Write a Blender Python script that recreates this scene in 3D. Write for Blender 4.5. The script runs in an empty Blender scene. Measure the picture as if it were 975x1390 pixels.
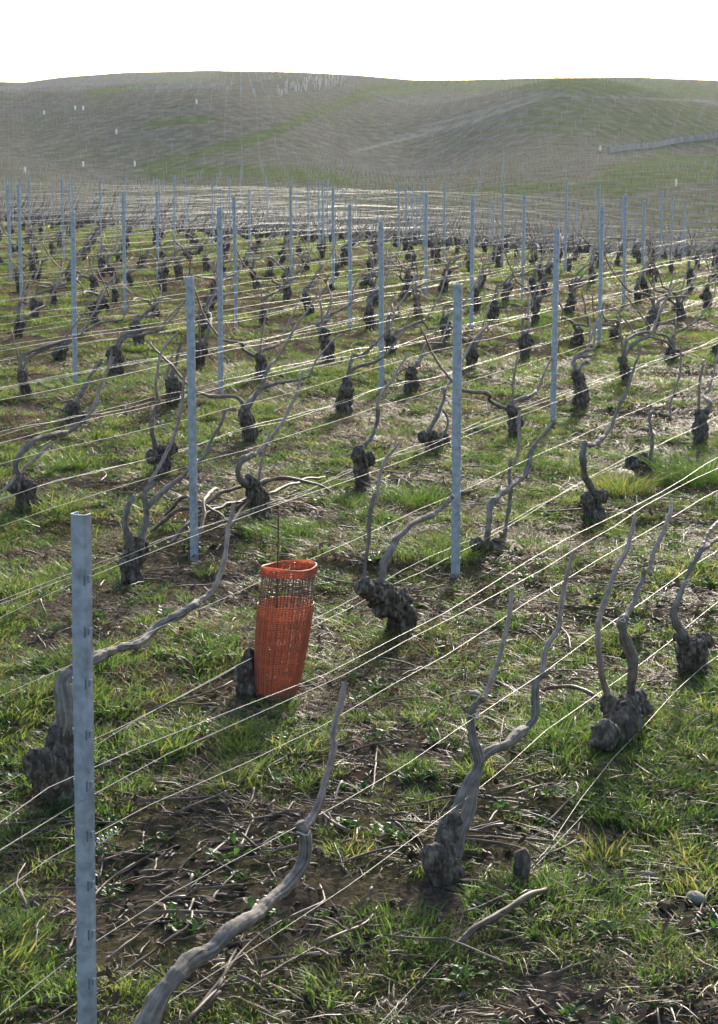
import bpy, math, random
import numpy as np
from mathutils import Vector, Matrix

rng = np.random.default_rng(7)
random.seed(7)
scene = bpy.context.scene
COL = scene.collection

# ------------------------------------------------------------------ camera, light
F, CX, CY, PITCH, ZC = 2500.0, 487.5, 650.0, math.radians(10), 1.615
cam_d = bpy.data.cameras.new('camera')
cam = bpy.data.objects.new('camera', cam_d)
COL.objects.link(cam)
cam.location = (0, 0, ZC)
cam.rotation_euler = (math.radians(80), 0, 0)
cam_d.sensor_fit = 'HORIZONTAL'
cam_d.sensor_width = 36
cam_d.lens = F / 975 * 36
cam_d.shift_y = -45 / 975
cam_d.clip_start = 0.1
cam_d.clip_end = 5000
cam_d.dof.use_dof = True
cam_d.dof.focus_distance = 6.0
cam_d.dof.aperture_fstop = 45
scene.camera = cam

SUN_EL, SUN_AZ = math.radians(17.5), math.radians(10.5)      # azimuth to the right of the view axis (+Y)
world = bpy.data.worlds.new('World')
scene.world = world
world.use_nodes = True
nt = world.node_tree
bg = nt.nodes['Background']
sky = nt.nodes.new('ShaderNodeTexSky')
sky.sky_type = 'NISHITA'
sky.sun_disc = False
sky.sun_elevation = SUN_EL
sky.sun_rotation = SUN_AZ
sky.air_density = 1.0
sky.dust_density = 2.0
sky.ozone_density = 1.5
nt.links.new(sky.outputs[0], bg.inputs[0])
bg.inputs[1].default_value = 0.15

sd = bpy.data.lights.new('sun', 'SUN')
sd.energy = 3.0
sd.angle = math.radians(5)
sd.color = (1.0, 0.93, 0.82)
sun = bpy.data.objects.new('sun', sd)
COL.objects.link(sun)
sdir = Vector((math.sin(SUN_AZ) * math.cos(SUN_EL), math.cos(SUN_AZ) * math.cos(SUN_EL), math.sin(SUN_EL)))
sun.rotation_euler = sdir.to_track_quat('Z', 'Y').to_euler()
sun.location = (20, 60, 40)

scene.view_settings.view_transform = 'Standard'
scene.view_settings.look = 'None'
scene.view_settings.gamma = 1
scene.view_settings.use_curve_mapping = False
scene.view_settings.exposure = 1.35
scene.cycles.volume_step_rate = 4
scene.cycles.max_bounces = 8

# ------------------------------------------------------------------ noise and terrain
def _h(i, j, k, s):
    n = (i.astype(np.int64) * 73856093) ^ (j.astype(np.int64) * 19349663) ^ (k.astype(np.int64) * 83492791) ^ (s * 2654435761)
    n = (n ^ (n >> 13)) * 1274126177 & 0x7fffffff
    n = (n ^ (n >> 16)) * 668265263 & 0x7fffffff
    return (n ^ (n >> 15)) % 65536 / 32767.5 - 1

def vnoise(p, s=0):
    p = np.asarray(p, float)
    f0 = np.floor(p); t = p - f0; t = t * t * (3 - 2 * t)
    i, j, k = (f0[..., a].astype(np.int64) for a in range(3))
    r = 0
    for a in (0, 1):
        for b in (0, 1):
            for c in (0, 1):
                w = (t[..., 0] if a else 1 - t[..., 0]) * (t[..., 1] if b else 1 - t[..., 1]) * (t[..., 2] if c else 1 - t[..., 2])
                r = r + w * _h(i + a, j + b, k + c, s)
    return r

def fbm(p, s=0, o=4, g=.5):
    p = np.asarray(p, float); r = 0; a = 1
    for q in range(o):
        r = r + a * vnoise(p, s + q * 17); p = p * 2.03; a *= g
    return r

def n2(x, y, sc, s=0, o=3):
    x, y = np.broadcast_arrays(np.asarray(x, float), np.asarray(y, float))
    return fbm(np.stack([x * sc, y * sc, np.full(x.shape, .5)], -1), s, o)

def sstep(a, b, x):
    t = np.clip((x - a) / (b - a), 0, 1)
    return t * t * (3 - 2 * t)

SIL_X = [-900, -200, 0, 50, 100, 180, 290, 400, 480, 560, 610, 730, 850, 975, 1200, 1900]
SIL_Y = [150, 114, 110, 111, 104, 98, 95, 97, 101, 108, 108, 105, 104, 109, 120, 150]
Y0H, Y1H = 110.0, 650.0

def elev(py):
    return np.tan(np.arctan((CY - py) / F) - PITCH)

def hill_z(X, Y):
    Ys = np.maximum(Y, 60.)
    px = CX + X / Ys * F * .985
    zc = ZC + Y1H * elev(np.interp(px, SIL_X, SIL_Y))
    t = np.clip((Ys - Y0H) / (Y1H - Y0H), -.1, 1)
    z = -5.2 + (zc + 5.2) * np.sign(t) * np.abs(t) ** 1.12
    w = sstep(120, 220, Ys) * (1 - sstep(520, 640, Ys))
    g = lambda x, y, sx, sy, a: a * np.exp(-((px - x) / sx) ** 2 - ((Ys - y) / sy) ** 2)
    und = g(60, 410, 190, 60, 4.2) + g(40, 540, 240, 60, -6.5) + g(300, 330, 200, 55, 5.0) + g(560, 290, 150, 60, -6.0) + g(200, 240, 170, 40, -3.6) \
        + g(760, 350, 170, 65, 7.5) + g(960, 285, 150, 45, -4.0) + g(640, 490, 190, 60, -4.5) + g(420, 460, 110, 60, 4.5) + g(880, 470, 130, 60, -2.5)
    z = z + und * w + n2(X, Y, .02, 3) * .35 * w
    return z - .05 * np.maximum(Y - Y1H, 0) - .0004 * np.maximum(Y - Y1H, 0) ** 2

def base_z(X, Y):
    X, Y = np.broadcast_arrays(np.asarray(X, float), np.asarray(Y, float))
    z = -.2 * np.exp(-np.maximum(Y, 0) / 5)
    u = np.maximum((Y + 1.2 * X - 27) / 1.56, 0)
    fall = np.where(u < 12.5, -.004 * u * u, -.625 - .1 * (u - 12.5))
    z = z + np.maximum(fall, -6.5)
    b = sstep(90, 130, Y)
    return z * (1 - b) + hill_z(X, Y) * b

def G(X, Y):
    """ground height with lumps"""
    r = np.hypot(X, Y)
    near = 1 - sstep(25, 45, r)
    z = base_z(X, Y) + .045 * n2(X, Y, .8, 5, 2)
    return z + near * (.014 * n2(X, Y, 6, 9, 3) + .005 * n2(X, Y, 28, 11, 2))

def g1(x, y):
    return float(G(np.array([x]), np.array([y]))[0])

cp, sp = math.cos(PITCH), math.sin(PITCH)
def ray(px, py):
    a, b = (px - CX) / F, (py - CY) / F
    return np.array([a, cp - b * sp, -sp - b * cp])

def on_ground(px, py):
    d = ray(px, py)
    t = np.concatenate([np.arange(2, 20, .01), np.arange(20, 80, .05), np.arange(80, 900, .5)])
    P = t[:, None] * d
    s = ZC + P[:, 2] - base_z(P[:, 0], P[:, 1])
    i = int(np.argmax(s < 0))
    return np.array([P[i, 0], P[i, 1], g1(P[i, 0], P[i, 1])])

def project(x, y, z):
    v = np.array([x, y, z - ZC])
    dep = v[1] * cp - v[2] * sp
    down = -(v[1] * sp + v[2] * cp)
    return CX + F * v[0] / dep, CY + F * down / dep, dep

ANG = math.radians(25.4)
D2 = np.array([math.sin(ANG), math.cos(ANG)])         # along the vine rows
N2 = np.array([math.cos(ANG), -math.sin(ANG)])        # across the rows
SP, PH = 1.14, -.4524
def row_xy(r, al, off=0.0):
    return D2 * al + N2 * (PH + r * SP + off)
def row_of(x, y):
    o = (N2[0] * x + N2[1] * y - PH) / SP
    return int(round(o)), float(D2[0] * x + D2[1] * y)

def on_row_plane(px, py, bx, by):
    """point of a pixel's ray on the upright plane of the row through (bx, by)"""
    d = ray(px, py)
    t = (N2[0] * bx + N2[1] * by) / (N2[0] * d[0] + N2[1] * d[1])
    return np.array([d[0] * t, d[1] * t, ZC + d[2] * t])

# ------------------------------------------------------------------ materials
def mat(name):
    m = bpy.data.materials.new(name); m.use_nodes = True
    t = m.node_tree; t.nodes.clear()
    out = t.nodes.new('ShaderNodeOutputMaterial')
    return m, t, out

def nd(t, typ, **kw):
    n = t.nodes.new(typ)
    for k, v in kw.items():
        if k.startswith('i_'):
            key = k[2:]; n.inputs[int(key) if key.isdigit() else key.replace('_', ' ')].default_value = v
        else:
            setattr(n, k, v)
    return n

def ramp(t, stops, fac=None):
    r = t.nodes.new('ShaderNodeValToRGB')
    e = r.color_ramp.elements
    while len(e) < len(stops): e.new(.5)
    for q, (p, c) in zip(e, stops):
        q.position = p; q.color = (*c, 1)
    if fac is not None: t.links.new(fac, r.inputs[0])
    return r

def bark_mat(name, stops, su, sv, bump=.6, rough=.85, moss=0.0, dist=.01, obj=False):
    m, t, out = mat(name)
    L = t.links.new
    uv = nd(t, 'ShaderNodeUVMap')
    mp = nd(t, 'ShaderNodeMapping'); mp.inputs['Scale'].default_value = (su, sv, 1)
    if obj:
        tco = nd(t, 'ShaderNodeTexCoord'); mp.inputs['Scale'].default_value = (su, su, sv); L(tco.outputs['Object'], mp.inputs[0])
    else:
        L(uv.outputs[0], mp.inputs[0])
    no = nd(t, 'ShaderNodeTexNoise', i_Scale=1.0, i_Detail=6.0, i_Roughness=.65)
    L(mp.outputs[0], no.inputs['Vector'])
    tc = nd(t, 'ShaderNodeTexCoord')
    n3 = nd(t, 'ShaderNodeTexNoise', i_Scale=35.0, i_Detail=5.0)
    L(tc.outputs['Object'], n3.inputs['Vector'])
    mx = nd(t, 'ShaderNodeMath', operation='MULTIPLY_ADD'); mx.inputs[1].default_value = .65
    L(no.outputs[0], mx.inputs[0])
    ml = nd(t, 'ShaderNodeMath', operation='MULTIPLY'); ml.inputs[1].default_value = .35
    L(n3.outputs[0], ml.inputs[0]); L(ml.outputs[0], mx.inputs[2])
    r = ramp(t, stops, mx.outputs[0])
    b = nd(t, 'ShaderNodeBsdfPrincipled', i_Roughness=rough)
    b.inputs['Specular IOR Level'].default_value = .3
    col = r.outputs[0]
    if moss:
        n4 = nd(t, 'ShaderNodeTexNoise', i_Scale=9.0, i_Detail=6.0); L(tc.outputs['Object'], n4.inputs['Vector'])
        rr = ramp(t, [(.55, (0, 0, 0)), (.68, (moss, moss, moss))], n4.outputs[0])
        mc = nd(t, 'ShaderNodeMixRGB'); mc.inputs[2].default_value = (.085, .095, .05, 1)
        L(rr.outputs[0], mc.inputs[0]); L(col, mc.inputs[1]); col = mc.outputs[0]
    L(col, b.inputs['Base Color'])
    bp = nd(t, 'ShaderNodeBump', i_Strength=bump, i_Distance=dist)
    L(mx.outputs[0], bp.inputs['Height']); L(bp.outputs[0], b.inputs['Normal'])
    L(b.outputs[0], out.inputs[0])
    return m

M_TRUNK = bark_mat('old_vine_bark', [(.36, (.024, .018, .014)), (.5, (.09, .069, .053)), (.64, (.25, .2, .16))], 75, 22, 1.0, .9, .4, .012, True)
M_ARM = bark_mat('arm_bark', [(.36, (.06, .046, .038)), (.49, (.155, .125, .103)), (.63, (.32, .27, .23))], 75, 5, 1.0, .8, .0, .006)
M_CANE = bark_mat('cane_bark', [(.36, (.11, .07, .055)), (.5, (.25, .175, .14)), (.64, (.42, .33, .28))], 40, 3, .35, .55, .0, .003)
M_STICK = bark_mat('pruned_cane_bark', [(.36, (.035, .022, .016)), (.5, (.12, .078, .055)), (.64, (.26, .185, .14))], 30, 4, .4, .6, .0, .003)

def metal_mat(name, base, metallic, rough, spangle=25.0, spread=.35):
    m, t, out = mat(name)
    L = t.links.new
    tc = nd(t, 'ShaderNodeTexCoord')
    v = nd(t, 'ShaderNodeTexNoise', i_Scale=spangle, i_Detail=4.0, i_Roughness=.7); L(tc.outputs['Object'], v.inputs['Vector'])
    w = nd(t, 'ShaderNodeTexVoronoi', i_Scale=spangle * 2.2); L(tc.outputs['Object'], w.inputs['Vector'])
    mx = nd(t, 'ShaderNodeMath', operation='MULTIPLY_ADD'); mx.inputs[1].default_value = .22
    L(w.outputs['Distance'], mx.inputs[0]); L(v.outputs[0], mx.inputs[2])
    lo = tuple(c * (1 - spread) for c in base); hi = tuple(min(1, c * (1 + spread)) for c in base)
    r = ramp(t, [(.35, lo), (.75, hi)], mx.outputs[0])
    b = nd(t, 'ShaderNodeBsdfPrincipled', i_Metallic=metallic)
    rr = ramp(t, [(.3, (rough - .12,) * 3), (.8, (rough + .12,) * 3)], v.outputs[0])
    L(r.outputs[0], b.inputs['Base Color']); L(rr.outputs[0], b.inputs['Roughness'])
    bp = nd(t, 'ShaderNodeBump', i_Strength=.12, i_Distance=.002); L(v.outputs[0], bp.inputs['Height']); L(bp.outputs[0], b.inputs['Normal'])
    L(b.outputs[0], out.inputs[0])
    return m
M_POST = metal_mat('galvanised_steel', (.285, .31, .345), .35, .52)
M_POSTD = metal_mat('weathered_dark_steel', (.10, .10, .11), .2, .6)
M_WIRE = metal_mat('galvanised_wire', (.42, .41, .39), .8, .42, 60)
M_WIRE_DIM = metal_mat('glint_dimmed_wire', (.22, .215, .2), .8, .5, 60)  # same wire, base colour darkened to tone down its glint
M_RUST = metal_mat('rusty_iron', (.10, .055, .035), .2, .8, 50)

def plastic_mat(name, base, trans, tcol):
    m, t, out = mat(name); L = t.links.new
    tc = nd(t, 'ShaderNodeTexCoord'); n = nd(t, 'ShaderNodeTexNoise', i_Scale=18.0, i_Detail=4.0); L(tc.outputs['Object'], n.inputs['Vector'])
    r = ramp(t, [(.3, tuple(c * .72 for c in base)), (.7, base)], n.outputs[0])
    b = nd(t, 'ShaderNodeBsdfPrincipled', i_Roughness=.45); L(r.outputs[0], b.inputs['Base Color'])
    tr = nd(t, 'ShaderNodeBsdfTranslucent'); tr.inputs[0].default_value = (*tcol, 1)
    mx = nd(t, 'ShaderNodeMixShader'); mx.inputs[0].default_value = trans
    L(b.outputs[0], mx.inputs[1]); L(tr.outputs[0], mx.inputs[2]); L(mx.outputs[0], out.inputs[0])
    return m
M_NET = plastic_mat('orange_mesh_plastic', (.54, .225, .135), .55, (.95, .45, .27))
M_NETD = plastic_mat('thin_brown_mesh_plastic', (.2, .1, .065), .25, (.3, .08, .04))
M_WHITE = plastic_mat('white_plastic', (.8, .8, .78), .3, (.8, .8, .8))

def grass_mat(name, ramp_stops, trans, tmul):
    m, t, out = mat(name); L = t.links.new
    oi = nd(t, 'ShaderNodeObjectInfo')
    at = nd(t, 'ShaderNodeAttribute', attribute_name='v')
    ad = nd(t, 'ShaderNodeMath', operation='MULTIPLY_ADD'); ad.inputs[1].default_value = .55
    L(oi.outputs['Random'], ad.inputs[0])
    m2 = nd(t, 'ShaderNodeMath', operation='MULTIPLY'); m2.inputs[1].default_value = .45
    L(at.outputs['Fac'], m2.inputs[0]); L(m2.outputs[0], ad.inputs[2])
    r = ramp(t, ramp_stops, ad.outputs[0])
    b = nd(t, 'ShaderNodeBsdfPrincipled', i_Roughness=.5); L(r.outputs[0], b.inputs['Base Color'])
    b.inputs['Specular IOR Level'].default_value = .35
    hs = nd(t, 'ShaderNodeMixRGB', blend_type='MULTIPLY', i_0=1.0); hs.inputs[2].default_value = (*tmul, 1)
    L(r.outputs[0], hs.inputs[1])
    tr = nd(t, 'ShaderNodeBsdfTranslucent'); L(hs.outputs[0], tr.inputs[0])
    mx = nd(t, 'ShaderNodeMixShader'); mx.inputs[0].default_value = trans
    L(b.outputs[0], mx.inputs[1]); L(tr.outputs[0], mx.inputs[2]); L(mx.outputs[0], out.inputs[0])
    return m
M_GRASS = grass_mat('green_grass', [(0, (.035, .066, .016)), (.45, (.066, .116, .03)), (.7, (.1, .138, .036)), (.86, (.175, .165, .055)), (1, (.24, .19, .09))], .55, (2.0, 1.95, 1.35))
M_DRY = grass_mat('dry_grass', [(0, (.07, .045, .025)), (.5, (.15, .098, .05)), (1, (.29, .215, .12))], .35, (1.3, 1.2, 1.0))
M_WEED = grass_mat('weed_leaf', [(0, (.03, .065, .018)), (.5, (.05, .1, .025)), (1, (.09, .13, .035))], .45, (1.7, 1.8, 1.1))
M_LITTER = grass_mat('dead_leaf', [(0, (.035, .024, .017)), (.5, (.085, .058, .04)), (1, (.17, .125, .085))], .2, (1.2, 1.1, 1.0))
M_LITTER.node_tree.nodes['Principled BSDF'].inputs['Roughness'].default_value = .9
M_LITTER.node_tree.nodes['Principled BSDF'].inputs['Specular IOR Level'].default_value = .1

def soil_mat():
    m, t, out = mat('soil'); L = t.links.new
    tc = nd(t, 'ShaderNodeTexCoord')
    a = nd(t, 'ShaderNodeTexNoise', i_Scale=1.1, i_Detail=8.0, i_Roughness=.62); L(tc.outputs['Object'], a.inputs['Vector'])
    c = nd(t, 'ShaderNodeTexNoise', i_Scale=45.0, i_Detail=8.0, i_Roughness=.7); L(tc.outputs['Object'], c.inputs['Vector'])
    s1 = ramp(t, [(.3, (.05, .038, .028)), (.5, (.10, .076, .058)), (.72, (.21, .168, .13))], c.outputs[0])
    s2 = ramp(t, [(.3, (.045, .048, .02)), (.55, (.11, .1, .045)), (.75, (.21, .17, .09))], c.outputs[0])
    f = ramp(t, [(.42, (0, 0, 0)), (.56, (1, 1, 1))], a.outputs[0])
    mx = nd(t, 'ShaderNodeMixRGB'); L(f.outputs[0], mx.inputs[0]); L(s1.outputs[0], mx.inputs[1]); L(s2.outputs[0], mx.inputs[2])
    b = nd(t, 'ShaderNodeBsdfDiffuse')
    L(mx.outputs[0], b.inputs['Color'])
    bp = nd(t, 'ShaderNodeBump', i_Strength=1.0, i_Distance=.03); L(c.outputs[0], bp.inputs['Height']); L(bp.outputs[0], b.inputs['Normal'])
    L(b.outputs[0], out.inputs[0]); return m
M_SOIL = soil_mat()

def hill_mat():
    m, t, out = mat('hillside_cover'); L = t.links.new
    tc = nd(t, 'ShaderNodeTexCoord')
    at = nd(t, 'ShaderNodeAttribute', attribute_name='cover')
    c = nd(t, 'ShaderNodeTexNoise', i_Scale=.5, i_Detail=9.0, i_Roughness=.75); L(tc.outputs['Object'], c.inputs['Vector'])
    soil = ramp(t, [(.34, (.07, .06, .05)), (.5, (.13, .115, .098)), (.66, (.21, .185, .16))], c.outputs[0])
    grs = ramp(t, [(.34, (.05, .068, .024)), (.5, (.088, .112, .04)), (.66, (.14, .155, .068))], c.outputs[0])
    sep = nd(t, 'ShaderNodeSeparateColor'); L(at.outputs['Color'], sep.inputs[0])
    rc = nd(t, 'ShaderNodeAttribute', attribute_name='rowc')
    wm = nd(t, 'ShaderNodeMath', operation='MULTIPLY'); wm.inputs[1].default_value = 2 * math.pi; L(rc.outputs['Fac'], wm.inputs[0])
    co = nd(t, 'ShaderNodeMath', operation='COSINE'); L(wm.outputs[0], co.inputs[0])
    aisle = nd(t, 'ShaderNodeMath', operation='MULTIPLY_ADD', use_clamp=True); aisle.inputs[1].default_value = -.45
    L(co.outputs[0], aisle.inputs[0]); L(sep.outputs[0], aisle.inputs[2])
    mx = nd(t, 'ShaderNodeMixRGB'); L(aisle.outputs[0], mx.inputs[0]); L(soil.outputs[0], mx.inputs[1]); L(grs.outputs[0], mx.inputs[2])
    ch = nd(t, 'ShaderNodeMixRGB'); ch.inputs[2].default_value = (.32, .3, .27, 1)
    L(sep.outputs[1], ch.inputs[0]); L(mx.outputs[0], ch.inputs[1])
    b = nd(t, 'ShaderNodeBsdfDiffuse')
    L(ch.outputs[0], b.inputs['Color']); L(b.outputs[0], out.inputs[0]); return m
M_HILL = hill_mat()

def stone_mat(name, lo, hi, sc=14.0):
    m, t, out = mat(name); L = t.links.new
    tc = nd(t, 'ShaderNodeTexCoord'); n = nd(t, 'ShaderNodeTexNoise', i_Scale=sc, i_Detail=8.0, i_Roughness=.7); L(tc.outputs['Object'], n.inputs['Vector'])
    r = ramp(t, [(.3, lo), (.7, hi)], n.outputs[0]); b = nd(t, 'ShaderNodeBsdfPrincipled', i_Roughness=.85)
    L(r.outputs[0], b.inputs['Base Color']); bp = nd(t, 'ShaderNodeBump', i_Strength=.5, i_Distance=.01)
    L(n.outputs[0], bp.inputs['Height']); L(bp.outputs[0], b.inputs['Normal']); L(b.outputs[0], out.inputs[0]); return m
M_STONE = stone_mat('limestone', (.12, .1, .08), (.28, .245, .2))
M_CONC = stone_mat('concrete', (.13, .13, .125), (.3, .295, .28), .5)
M_TIE = stone_mat('raffia', (.4, .33, .24), (.65, .58, .46), 60)

# ------------------------------------------------------------------ mesh helpers
class MB:
    def __init__(self): self.v = []; self.f = []; self.uv = []; self.n = 0
    def add(self, v, f, uv=None):
        v = np.asarray(v, float)
        self.v.append(v); self.f += [tuple(int(i) + self.n for i in q) for q in f]
        if uv is None: uv = v[:, :2]
        self.uv.append(np.asarray(uv, float)); self.n += len(v)
    def mesh(self, name, material, smooth=True):
        me = bpy.data.meshes.new(name)
        me.from_pydata(np.concatenate(self.v).tolist(), [], self.f)
        uv = np.concatenate(self.uv)
        l = me.uv_layers.new(name='UVMap')
        idx = np.empty(len(me.loops), np.int32); me.loops.foreach_get('vertex_index', idx)
        l.data.foreach_set('uv', uv[idx].astype(np.float32).ravel())
        me.materials.append(material)
        if smooth: me.polygons.foreach_set('use_smooth', [True] * len(me.polygons))
        me.update(); return me

def spline(pts, n):
    p = np.asarray(pts, float)
    if len(p) == 2: return p[0] + (p[1] - p[0]) * np.linspace(0, 1, n)[:, None]
    q = np.vstack([2 * p[0] - p[1], p, 2 * p[-1] - p[-2]])
    seg = np.linalg.norm(np.diff(p, axis=0), axis=1); cum = np.r_[0, np.cumsum(seg)]
    s = np.linspace(0, cum[-1], n)
    i = np.clip(np.searchsorted(cum, s, side='right') - 1, 0, len(p) - 2)
    t = ((s - cum[i]) / np.maximum(seg[i], 1e-9))[:, None]
    a, b, c, d = q[i], q[i + 1], q[i + 2], q[i + 3]
    return .5 * (2 * b + (c - a) * t + (2 * a - 5 * b + 4 * c - d) * t ** 2 + (3 * b - a - 3 * c + d) * t ** 3)

def tube(mb, pts, rad, sides=8, rings=None, amp=0.0, freq=20.0, seed=0, groove=0.0, cap=True, wob=0.0, knot=0.0):
    rings = rings or len(pts)
    P = spline(pts, rings)
    R = np.interp(np.linspace(0, 1, rings), np.linspace(0, 1, len(rad)), rad)
    if knot:
        sl = np.r_[0, np.cumsum(np.linalg.norm(np.diff(P, axis=0), axis=1))]
        kn = vnoise(np.stack([sl * 17, sl * 0 + seed * 1.7, sl * 0], -1), seed); R = R * (1 + knot * np.maximum(kn, -.25) * 1.6)
    if wob: P = P + wob * np.stack([fbm(P * 9 + 5 * k, seed + k, 2) for k in range(3)], -1) * np.minimum(1, np.arange(rings) / 3)[:, None]
    T = np.gradient(P, axis=0); T /= np.linalg.norm(T, axis=1)[:, None] + 1e-12
    u = np.cross(T[0], [0.3, 1, .1]); u /= np.linalg.norm(u)
    V = []; UV = []; ln = 0
    th = np.arange(sides) / sides * 2 * np.pi
    for k in range(rings):
        u = u - T[k] * (u @ T[k]); u /= np.linalg.norm(u); w = np.cross(T[k], u)
        if k: ln += np.linalg.norm(P[k] - P[k - 1])
        dirs = np.cos(th)[:, None] * u + np.sin(th)[:, None] * w
        rr = np.full(sides, R[k])
        if amp: rr = rr * (1 + amp * fbm((P[k] + dirs * R[k]) * freq, seed, 4, .6))
        if groove: rr = rr * (1 + groove * vnoise(np.stack([np.cos(th) * 4.5, np.sin(th) * 4.5, np.full(sides, ln * 5)], -1), seed + 3))
        V.append(P[k] + dirs * rr[:, None])
        UV.append(np.stack([np.abs(th / np.pi - 1) * .12, np.full(sides, ln)], -1))
    V = np.concatenate(V); UV = np.concatenate(UV); Fc = []
    for k in range(rings - 1):
        for i in range(sides):
            j = (i + 1) % sides
            Fc.append((k * sides + i, k * sides + j, (k + 1) * sides + j, (k + 1) * sides + i))
    if cap:
        n = len(V)
        V = np.vstack([V, P[0] - T[0] * R[0] * .3, P[-1] + T[-1] * R[-1] * .06]); UV = np.vstack([UV, UV[0], UV[-1]])
        for i in range(sides):
            j = (i + 1) % sides
            Fc.append((n, j, i)); Fc.append((n + 1, (rings - 1) * sides + i, (rings - 1) * sides + j))
    mb.add(V, Fc, UV)

def blob(mb, c, r, amp=.3, freq=14., seed=0, nu=16, nv=10):
    c = np.asarray(c, float); r = np.asarray(r, float) * np.ones(3)
    V = []; UV = []
    for j in range(nv + 1):
        ph = math.pi * j / nv
        for i in range(nu):
            t = 2 * math.pi * i / nu
            V.append((math.sin(ph) * math.cos(t), math.sin(ph) * math.sin(t), math.cos(ph)))
            UV.append((abs(i / nu * 2 - 1) * .12, ph * r[2]))
    V = np.array(V)
    V = c + V * r * (1 + amp * fbm((c + V * r) * freq, seed, 4, .6))[:, None]
    Fc = [(j * nu + i, (j + 1) * nu + i, (j + 1) * nu + (i + 1) % nu, j * nu + (i + 1) % nu) for j in range(nv) for i in range(nu)]
    mb.add(V, Fc, UV)

def box(mb, c, s, rz=0.0):
    x, y, z = np.array(s) / 2
    V = np.array([(-x, -y, -z), (x, -y, -z), (x, y, -z), (-x, y, -z), (-x, -y, z), (x, -y, z), (x, y, z), (-x, y, z)])
    cz, sz = math.cos(rz), math.sin(rz)
    V = V @ np.array([[cz, sz, 0], [-sz, cz, 0], [0, 0, 1]]) + np.asarray(c)
    mb.add(V, [(3, 2, 1, 0), (4, 5, 6, 7), (0, 1, 5, 4), (1, 2, 6, 5), (2, 3, 7, 6), (3, 0, 4, 7)])

def link(name, data, parent=None, loc=None, rz=None):
    o = bpy.data.objects.new(name, data); COL.objects.link(o)
    if parent is not None: o.parent = parent
    if loc is not None: o.location = loc
    if rz is not None: o.rotation_euler = (0, 0, rz)
    return o

def tag(o, label, cat, group=None, kind=None):
    o['label'] = label; o['category'] = cat
    if group: o['group'] = group
    if kind: o['kind'] = kind
    return o

def grid_mesh(name, X, Y, Z, material, smooth=True):
    r, c = X.shape
    me = bpy.data.meshes.new(name)
    V = np.stack([X, Y, Z], -1).reshape(-1, 3).astype(np.float32)
    i = (np.arange(r - 1)[:, None] * c + np.arange(c - 1)[None, :]).ravel()
    Q = np.stack([i, i + 1, i + c + 1, i + c], -1).astype(np.int32)
    me.vertices.add(len(V)); me.vertices.foreach_set('co', V.ravel())
    me.loops.add(Q.size); me.loops.foreach_set('vertex_index', Q.ravel())
    me.polygons.add(len(Q)); me.polygons.foreach_set('loop_start', np.arange(0, Q.size, 4, dtype=np.int32))
    me.polygons.foreach_set('loop_total', np.full(len(Q), 4, np.int32))
    me.polygons.foreach_set('use_smooth', np.full(len(Q), smooth))
    me.materials.append(material); me.update(calc_edges=True); me.validate()
    return me

# ------------------------------------------------------------------ ground and hill
th_d = np.radians(np.linspace(-14, 14, 380))
th = np.concatenate([np.radians(np.linspace(-180, -15, 60)), th_d, np.radians(np.linspace(15, 180, 60))])
rr = np.concatenate([[.05, .6, 1.2, 1.9], np.geomspace(2.5, 20, 330), np.geomspace(20.3, 121, 120)])
TH, RR = np.meshgrid(th, rr)
GX, GY = RR * np.sin(TH), RR * np.cos(TH)
ground = link('ground', grid_mesh('ground', GX, GY, G(GX, GY), M_SOIL)); ground['kind'] = 'structure'

th = np.concatenate([np.radians(np.linspace(-50, -13, 40)), np.radians(np.linspace(-12.8, 12.8, 380)), np.radians(np.linspace(13, 50, 40))])
dd = np.geomspace(112, 900, 240)
TH, DD = np.meshgrid(th, dd)
HX, HY = np.tan(TH) * DD, DD
HZ = G(HX, HY) - .06 * (1 - sstep(119, 124, DD))
hill = link('hillside', grid_mesh('hillside', HX, HY, HZ, M_HILL)); hill['kind'] = 'structure'
# plant cover of the hillside plots: r = grass share, g = bare chalk
def to_px(X, Y, Z):
    dep = Y * cp - (Z - ZC) * sp
    return CX + F * X / dep, CY - F * (Y * sp + (Z - ZC) * cp) / dep
hpx, hpy = to_px(HX, HY, HZ)
def band(px, py, pts, w):
    xs, ys = zip(*pts)
    yc = np.interp(px, xs, ys)
    fade = sstep(xs[0] - 12, xs[0] + 25, px) * (1 - sstep(xs[-1] - 25, xs[-1] + 12, px))
    wn = w * (1 + .5 * n2(px, py, .02, 71, 2))
    return fade * (1 - sstep(wn * .6, wn * 1.3, np.abs(py - yc)))
gr = np.zeros_like(HX); ch = np.zeros_like(HX)
for pts, w, a in [([(110, 131), (200, 115), (250, 104), (330, 97)], 6, .8),
                  ([(185, 173), (230, 166), (300, 160)], 6, 1.0),
                  ([(180, 232), (260, 212), (340, 190), (440, 150), (500, 128), (600, 117)], 7, .75),
                  ([(470, 128), (560, 119), (720, 112), (800, 112), (975, 120)], 9, .8),
                  ([(740, 112), (860, 118), (990, 124)], 12, .8),
                  ([(820, 232), (890, 221), (990, 213)], 5, 1.0),
                  ([(190, 238), (300, 232), (430, 238), (480, 248)], 8, .8),
                  ([(800, 255), (900, 238), (990, 226)], 16, .6),
                  ([(640, 262), (720, 255), (800, 252)], 8, .5),
                  ([(700, 150), (820, 160), (985, 175)], 28, .35)]:
    gr = np.maximum(gr, a * band(hpx, hpy, pts, w))
gr = np.clip(1.05 * gr + .17 + .25 * n2(HX, HY, .03, 77, 4), 0, 1)
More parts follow.
